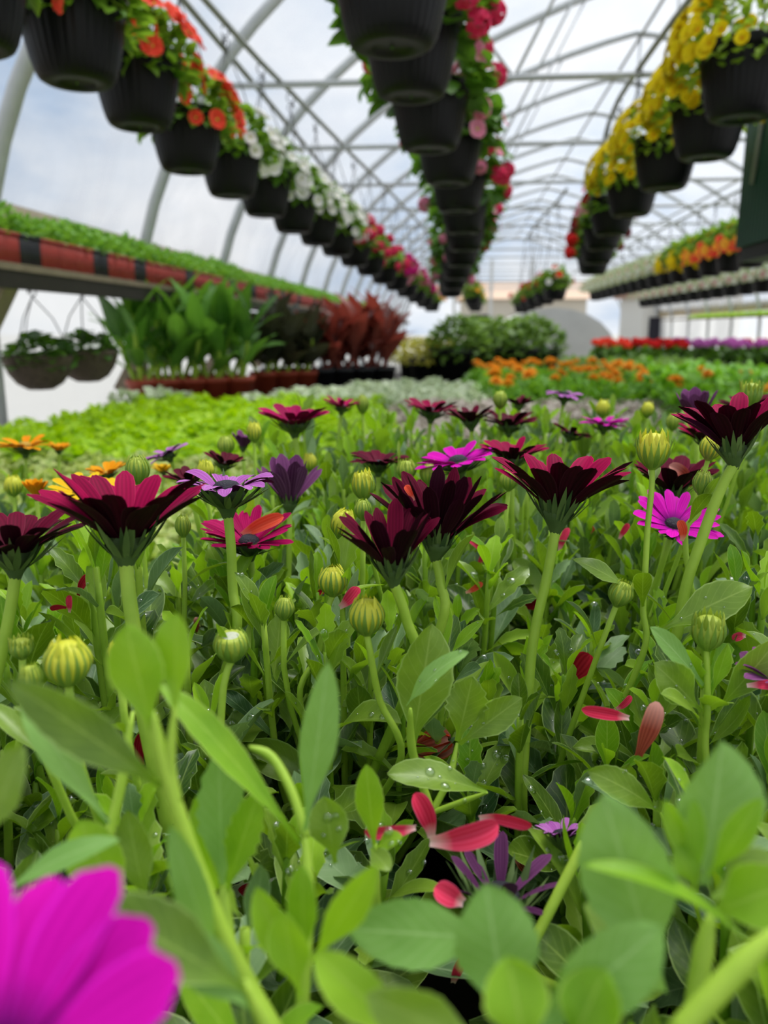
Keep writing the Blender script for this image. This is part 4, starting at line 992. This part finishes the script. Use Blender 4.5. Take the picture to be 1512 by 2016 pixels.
Bp = [(772, 28, 1.97), (810, 132, 2.46), (846, 244, 3.0), (885, 318, 3.55), (903, 378, 4.1), (913, 425, 4.7), (915, 463, 5.3), (908, 497, 5.9), (899, 525, 6.6), (892, 548, 7.4), (888, 566, 8.3)]
pb = []
for i, (px, py, Y) in enumerate(Bp):
    b = basket(px, py, Y, ['pink_umbel', 'pink_umbel', 'mag_umbel', 'palepink_umbel'] if i < 2 else ['pink_umbel', 'palepink_umbel', 'palepink'], 10 if i < 6 else 8, gfol, f"{ords[i]} black basket from the near end of the middle row, trailing pink geraniums", 'middle row of hanging baskets', RZ, side=(0.0 if i % 2 == 0 else .6), spread=1.12)
    pb.append(b.location.copy())
rail('b', ext(pb))
for i, (px, py, Y) in enumerate(((930, 588, 12.5), (933, 596, 13.5), (936, 602, 14.6))):
    fb = basket(px, py, Y, ['orange', 'dred'], 14, ifol, ords[i]+' of the far baskets with dark red and golden flowers hanging before the open end', 'far centre baskets', RZ)
    pd_ = (globals().get('pd_') or [])+[fb.location.copy()]
rail('e', [Vector((pd_[0].x, pd_[0].y-.6, 0))]+pd_)
Cp = [(1462, 178, 2.78, 'yellow'), (1392, 262, 3.25, 'yellow'), (1308, 330, 3.8, 'yellow'), (1243, 388, 4.45, 'yellow'), (1205, 430, 5.0, 'dp'), (1186, 462, 5.55, 'dp'), (1176, 492, 6.1, 'rd'), (1168, 516, 6.7, 'rd')]
pc = []
for i, (px, py, Y, c_) in enumerate(Cp):
    b = basket(px, py, Y, {'yellow': ['yellow'], 'dp': ['palepink', 'dred'], 'rd': ['dred_umbel', 'red_umbel']}[c_], 105 if c_ == 'yellow' else 16, yfol if c_ == 'yellow' else ifol,
      f"{ords[i]} black basket from the near end of the right row, with {dict(yellow='bright yellow flowers', dp='dull pink flowers', rd='dark red flowers')[c_]}", 'right row of hanging baskets', RZ+.0, side=PI*.95, spread=1.12 if c_ == 'yellow' else .95, fs=1.05)
    pc.append(b.location.copy())
rail('c', ext(pc))
for i, (px, py, Y) in enumerate(((1092, 572, 8.6), (1072, 582, 9.4), (1053, 590, 10.3), (1040, 597, 11.4), (1028, 603, 12.6))):
    fb = basket(px, py, Y, ['red_umbel', 'dred'] if i else ['white', 'red'], 9, ifol, ords[i]+' far black basket with red flowers and pale greenery beneath the right row', 'far right-of-centre baskets', RZ, spread=.95)
    pe_ = (globals().get('pe_') or [])+[fb.location.copy()]
rail('f', [Vector((pe_[0].x, pe_[0].y-.6, 0))]+pe_)
# two low rows at the right
M['pale_trail'] = leafmat('pale_trailing_leaf', '7c8c56', 'b9c49a', trans='c0cc98', tw=.35)
pfol = [proto(('pf', i), (lambda i=i: mound(430+i, .24, .15, 260, .045, .03, oval, .17, .6, .8)), 'foliage', [M['pale_trail']]) for i in range(2)]
for i in range(17):
    Y = 6.55+i*.6; c_ = ['dred'] if i < 1 else ['coral', 'coral', 'orange'] if i < 5 else ['yellow'] if i < 7 else ['palepink', 'white']
    basket(0, 0, Y, c_, (40 if i < 5 else 60) if i < 7 else 7, pfol if i > 6 else ifol, f"{ords[i]} basket along the upper of two rows above the geranium bench" if True else '', 'upper row of pale trailing baskets on the right', RZ, xz=(2.62, 1.84), fs=1.4, spread=1.4)
for i in range(14):
    Y = 9.9+i*.62
    basket(0, 0, Y, ['white', 'white', 'palepink'], 14, pfol, f"{ords[i]} basket along the lower whitish row against the right side of the house", 'lower row of whitish trailing baskets on the right', RZ, xz=(3.95, 1.76), fs=1.3, spread=1.45)
for x in (2.62, 3.95): rail('d', [Vector((x, -.5, 0)), Vector((x, 12, 0)), Vector((x, YE, 0))])
# wicker baskets below the shelf
M['wicker'] = simple('brown_coir', '5f5246', .95, noise=.45, scale=70, bump=.9)
def coir():
    mb = MB(); mb.lathe([(0, 0), (.05, .004), (.09, .028), (.12, .07), (.137, .12), (.142, .14), (.137, .146), (.125, .135), (0, .125)], 48, rib=.015, ribn=24); return mb
CO = proto('coir', coir, 'coir_bowl', [M['wicker']])
for i, (px, py, Y) in enumerate(((78, 735, 3.2), (172, 722, 3.52))):
    c = PY(px, py, Y); r = empty('coir_hanging_bowl', (c.x, c.y, c.z-.07), .5*i); tag(r, ['brown coir hanging bowl of dark greenery nearest under the wall shelf', 'brown coir hanging bowl of dark greenery next to the cannas under the shelf'][i], 'hanging basket', 'coir bowls under the shelf')
    inst(CO, 'coir_bowl', r); inst(gfol[i], 'foliage', r, (0, 0, .02), s=(.72, .72, .6)); inst(proto('hang3', lambda: hanger(.5), 'hanger', [M['wire']]), 'hanger', r, (0, 0, -.05), s=(1, 1, 1))
    if i == 0: inst(FL['red_umbel'], 'flower_cluster', r, (-.14, -.08, .26), s=.7)
# geranium bench
gl = ['coral', 'red', 'red', 'lil', 'lil', 'lil', 'red', 'red', 'mag']
FL['lil_umbel'] = proto(('umb', 'lil'), (lambda: umbel(.042, 5)), 'flower_cluster', [M['lil_fl'], M['dgreen']])
gm = proto('gm', lambda: mound(440, .13, .12, 90, .06, .06, oval, .08, .2, .6), 'foliage', [M['dgreen']])
cn = 0
for j, Y in enumerate((8.4, 8.85, 9.35, 9.9)):
    for i in range(9):
        x = 1.62+i*.29+.1*(j % 2); kk = gl[i]
        r = empty('potted_geranium', (x, Y, .82), G.uniform(0, 6)); tag(r, {'coral': 'orange red geranium in a pot at the near corner of the dark bench', 'red': 'red geranium in a pot on the dark bench', 'mag': 'magenta geranium in a pot at the far right end of the dark bench', 'lil': 'orchid pink geranium in a pot on the dark bench'}[kk], 'geranium', kk.replace('lil', 'orchid pink').replace('mag', 'magenta')+' geraniums on the dark bench')
        inst(bp_, 'pot', r, s=(1, 1, .6)); inst(gm, 'foliage', r)
        for k in range(5):
            a = k*1.26+G.random(); inst(FL[kk+'_umbel'], 'flower_cluster', r, (math.cos(a)*.09, math.sin(a)*.09, .2+G.uniform(0, .05)), s=1.1)
# green ribbed cabinet hanging at the right edge
M['green_plastic'] = simple('dark_green_plastic', '1d4636', .4, noise=.12, scale=10)
c = PY(1500, 300, 3.55); gx = PY(1446, 490, 3.85)
gb = empty('green_ribbed_heater', (gx.x+.16, 3.55, gx.z)); tag(gb, 'dark green ribbed box hanging behind the yellow flower basket', 'heater')
hh = PY(1478, 135, 3.85).z-gx.z
mb = MB()
prof = []
W2, D2 = .16, .30
def rbox(mb, w, d, z0, z1, rr, n=6, ribs=0):
    rows, att = [], []
    zs = [z0, z0+.004, z1-rr]+[z1-rr+rr*math.sin(PI/2*k/5) for k in range(1, 6)]
    ins = [.0, 0, 0]+[rr*(1-math.cos(PI/2*k/5)) for k in range(1, 6)]
    for z, s_ in zip(zs, ins):
        row = []
        N_ = 120
        for k in range(N_):
            t = k/N_*4; e_ = int(t); f = t-e_
            cs = [(-w, -d), (w, -d), (w, d), (-w, d)]; a, b = cs[e_], cs[(e_+1) % 4]
            p = Vector((a[0]+(b[0]-a[0])*f, a[1]+(b[1]-a[1])*f, 0)); o = Vector((0, -1, 0)) if e_ == 0 else Vector((1, 0, 0)) if e_ == 1 else Vector((0, 1, 0)) if e_ == 2 else Vector((-1, 0, 0))
            p += o*(.004 if k % 2 else -.002); p.x *= (w-s_)/w; p.y *= (d-s_)/d
            row.append(p+Vector((0, 0, z)))
        rows.append(row); att.append([(.5, .5, .5)]*N_)
    mb.grid(rows, att, 0, True); mb.f.append(tuple(len(mb.v)-N_+k for k in range(N_))); mb.m.append(0); mb.f.append(tuple(N_-1-k for k in range(N_))); mb.m.append(0)
rbox(mb, W2, D2, 0, hh, .10); mb.build('body', M['green_plastic'], gb, smooth=False)
mb = MB(); mb.box((0, 0, -.03), (W2*.9, D2*.9, .03)); mb.build('base_plate', M['basket_pot'], gb, smooth=False)
mb = MB(); mb.tube([(-W2-.012, .12, hh*.33), (-W2-.012, .02, hh*.97)], .010, 6); mb.build('side_rod', simple('grey_rod', '9a9c98', .5), gb)
for sy in (-.2, .2):
    mb = MB(); mb.tube([(0, sy, hh-.01), (0, sy, RZ-gx.z+.9)], .006, 5); mb.build('hanging_strap', M['wire'], gb)
# ------------------------------------------------------------------ labels of the daisy plants
nearmost = min(plants, key=lambda p: p.y)
for p in plants:
    cat = 'daisy plant'
    if p.kind == 'yellow':
        d = [q for q in p.desc if q[1]]
        if d: tag(p.root, 'yellow flowering daisy plant, '+' and '.join(q[1] for q in d[:1]), cat, 'yellow daisy plants')
        else: tag(p.root, 'yellow flowering kind of daisy plant showing only leaves, before the variegated bed', cat, 'leafy yellow daisy plants')
        continue
    d = sorted([q for q in p.desc if q[1]], key=lambda q: -q[0])
    if d:
        lab = 'daisy plant with '+d[0][1]
        tag(p.root, lab, cat, 'african daisy plants in the near bed')
    else: tag(p.root, 'leafy green daisy plant without an open flower in the near bed', cat, 'daisy plants without open flowers')

# ------------------------------------------------------------------ fallen petals, placed where they lie on the leaves
for o in protos:
    COL.objects.unlink(o)
bpy.context.view_layer.update()
dg = bpy.context.evaluated_depsgraph_get()
def hit(px, py, dmin=.24):
    dr = ray(px, py); org = CAM+dr*dmin
    ok, loc, nrm, idx, ob, mtx = sc.ray_cast(dg, org, dr.normalized(), distance=3)
    if not ok: return P(px, py, .42), Vector((0, 0, 1)), None
    return loc, nrm, ob
def fallen(px, py, length, ang, mat='red_petal', wid=.42, curl=.8, face=.6, desc='', twist=0.0, dmin=.27, lift=.004, crumple=False, dfix=None):
    loc, nrm, ob = hit(px, py, dmin)
    d = (loc-CAM).dot(FW)
    if dfix: d = min(d, dfix)
    d = min(d, .9)-lift; c = P(px, py, d); L = length*d/FPX
    a = math.radians(ang); dv = (RT*math.cos(a)+UP*math.sin(a)).normalized()
    up = (-FW*face+Vector((0, 0, 1))*(1-face)).normalized()
    mb = MB()
    if crumple:
        g = random.Random(int(px))
        for k in range(6):
            q = Quaternion(dv, k*PI/3); u2 = q @ up
            add_petal(mb, -dv*L*.5+u2*L*.05, dv+u2*.35, u2, L*g.uniform(.8, 1.0), L*.5, 1.0, .5, g.random(), 8, 4, .0004, mats=(k % 2, k % 2))
    else:
        q = Quaternion(dv.cross(up).normalized(), curl*.55)
        add_petal(mb, -dv*L*.5, q @ dv, up, L*(1+.1*curl*curl), L*wid, curl, .45, .35+.4*((px*3) % 7)/7, 14, 6, .0005, mats=(0, 0), twist=twist, arc=(((px*11) % 9)-4)/4*.8)
    o = mb.build('fallen_petal', [M[mat], M['coral']], loc=c); tag(o, desc, 'petal', 'fallen petals'); return o
FP = [
 (1013, 1015, 62, 80, 'red_petal', .45, .5, 'pink red fallen petal standing between stems left of the tall crimson daisy'),
 (940, 1072, 40, 115, 'red_petal', .3, .6, 'thin pink fallen petal, upper of two near the ragged daisy'),
 (947, 1103, 34, 65, 'red_petal', .35, .5, 'small red fallen petal, lower of two near the ragged daisy'),
 (1103, 1062, 52, 85, 'red_petal', .3, .4, 'narrow red fallen petal just right of the tall bare stem'),
 (163, 1150, 48, 70, 'red_dark', .4, .4, 'dark red fallen petal under the large crimson daisy'),
 (143, 1190, 34, 70, 'red_petal', .4, .9, 'pale tipped fallen petal below the dark red one at the left'),
 (116, 1194, 30, 170, 'red_dark', .4, .5, 'small dark fallen petal in shade at the left'),
 (632, 1166, 30, 30, 'red_dark', .4, .5, 'small red fallen petal behind the fat striped bud'),
 (692, 1182, 54, 30, 'red_petal', .5, .6, 'red fallen petal perched on the yellow striped bud'),
 (845, 1600, 96, 95, 'red_petal', .42, .5, 'upright pink red fallen petal in the central gap'),
 (912, 1650, 132, 5, 'red_petal', .40, .9, 'broad pink striped fallen petal lying in the central gap'),
 (772, 1625, 92, 175, 'red_petal', .3, 1.7, 'curled red fallen petal beside the small yellow green shoot'),
 (990, 1598, 96, 15, 'red_petal', .28, 1.1, 'long arched pink fallen petal near the small lilac daisy'),
 (1190, 1405, 98, 170, 'red_petal', .26, 1.1, 'arched red fallen petal with a white end, right of the bare stem'),
 (1266, 1432, 112, 80, 'dry_petal', .36, .8, 'hanging brownish red fallen petal with a white tip'),
 (1228, 1390, 40, 20, 'red_petal', .35, 1.1, 'tiny pink fallen petal beside the hanging brownish one'),
 (884, 1760, 66, 150, 'red_petal', .7, .7, 'vivid red fallen petal above the bottom leaves'),
 (1140, 1312, 62, 60, 'red_dark', .7, .5, 'broad dark red fallen petal behind a thin stem'),
 (1046, 1192, 36, 10, 'red_dark', .6, .8, 'crumpled dark red fallen petal beside the bare stem'),
 (935, 1162, 38, 15, 'coral', .35, .6, 'small coral fallen petal low beside the ragged daisy'),
 (490, 1745, 36, 175, 'red_petal', .8, .4, 'pink fallen scrap under the bright shoot'),
 (640, 1438, 44, 120, 'red_dark', .5, .4, 'dark red fallen petal behind the upright pale leaf'),
 (270, 1475, 66, 110, 'red_dark', .35, .4, 'blurred red fallen petal between the near stalks'),
 (897, 1905, 60, 80, 'red_petal', .4, .7, 'pink and white fallen petal at the bottom middle'),
 (1022, 1702, 62, 140, 'dry_petal', .4, .8, 'brownish pink fallen petal on the withered daisy'),
 (1345, 930, 62, 120, 'dry_petal', .4, .6, 'brownish red fallen petal on the maroon daisy at the right'),
 (1345, 1045, 40, 80, 'coral', .5, .8, 'coral and white fallen petal under the magenta daisy'),
 (1500, 1347, 60, 5, 'red_petal', .35, .6, 'pink fallen petal at the right edge'),
 (1390, 1253, 0, 0, None, 0, 0, ''),
 (1453, 1250, 30, 170, 'red_petal', .6, .6, 'tiny red fallen petal right of the sharp crowned bud'),
 (515, 1040, 96, 22, 'coral', .30, .9, 'coral fallen petal lying in the bright crimson pink daisy'),
 (808, 970, 34, 120, 'coral', .5, .6, 'coral fallen petal caught in the ragged maroon daisy'),
 (1225, 1045, 34, 70, 'red_petal', .4, .6, 'small red fallen petal between the tall bud and crimson daisy'),
 (390, 1230, 30, 80, 'dry_petal', .4, .6, 'tiny pale brown fallen petal above the grey centred bud'),
 (1168, 1040, 26, 60, 'coral', .4, .6, 'tiny coral fallen petal far between the leaves'),
]
for q in FP:
    if q[4]: fallen(q[0], q[1], q[2], q[3], q[4], q[5]*.92, q[6]*1.1, .8, q[7], twist=((q[0]*7) % 13-6)/6*.35, dfix={845: .315, 912: .30, 772: .30, 990: .32, 884: .285, 1266: .345, 1190: .36}.get(q[0]))
fallen(853, 1466, 84, 15, 'dry_petal', .5, 1, .6, 'crumpled red and brown fallen flower on a leaf tip', crumple=True)
# a cut stalk leaning in the gap
a, b = P(1057, 1842, .295), P(1150, 1660, .30)
mb = MB(); mb.tube(sm([a-(b-a)*.5, a, (a+b)/2, b], 4), .0021, 12, 0, r=.9); o = mb.build('cut_stalk', [M['stem']])
tag(o, 'cut pale green stalk leaning among the leaves below the small lilac daisy', 'stalk')
# dew on the leaves
m, t, out = base_mat('dew'); b_ = N(t, 'ShaderNodeBsdfTransparent'); b_.inputs[0].default_value = (.93, .97, .93, 1)
g_ = N(t, 'ShaderNodeBsdfGlossy'); g_.inputs['Roughness'].default_value = .04; x_ = N(t, 'ShaderNodeMixShader'); lw = N(t, 'ShaderNodeLayerWeight'); lw.inputs[0].default_value = .25
t.links.new(math_(t, 'ADD', math_(t, 'MULTIPLY', lw.outputs[1], .7), .10), x_.inputs[0]); t.links.new(b_.outputs[0], x_.inputs[1]); t.links.new(g_.outputs[0], x_.inputs[2]); t.links.new(x_.outputs[0], out.inputs[0]); M['dew'] = m
g = random.Random(5); mb = MB()
for k in range(650):
    px = g.uniform(30, 1500); py = g.uniform(1130, 1720)
    loc, nrm, ob = hit(px, py, .26)
    if ob is None or not ob.name.startswith(('foliage', 'leafy_shoot')): continue
    if nrm.dot(CAM-loc) < 0: nrm = -nrm
    if nrm.z < .15: continue
    r = g.choice((.0005, .0007, .0009, .0012, .0016, .0024))*(loc-CAM).length/.38
    mb.lathe([(r, -.0002), (r*.97, r*.25), (r*.7, r*.5), (r*.35, r*.62), (.00001, r*.65)], 12, loc, 0, nrm)
if mb.v: tag(mb.build('dew_drops', [M['dew']]), 'clear dew drops scattered over the daisy leaves', 'dew drop', kind='stuff')
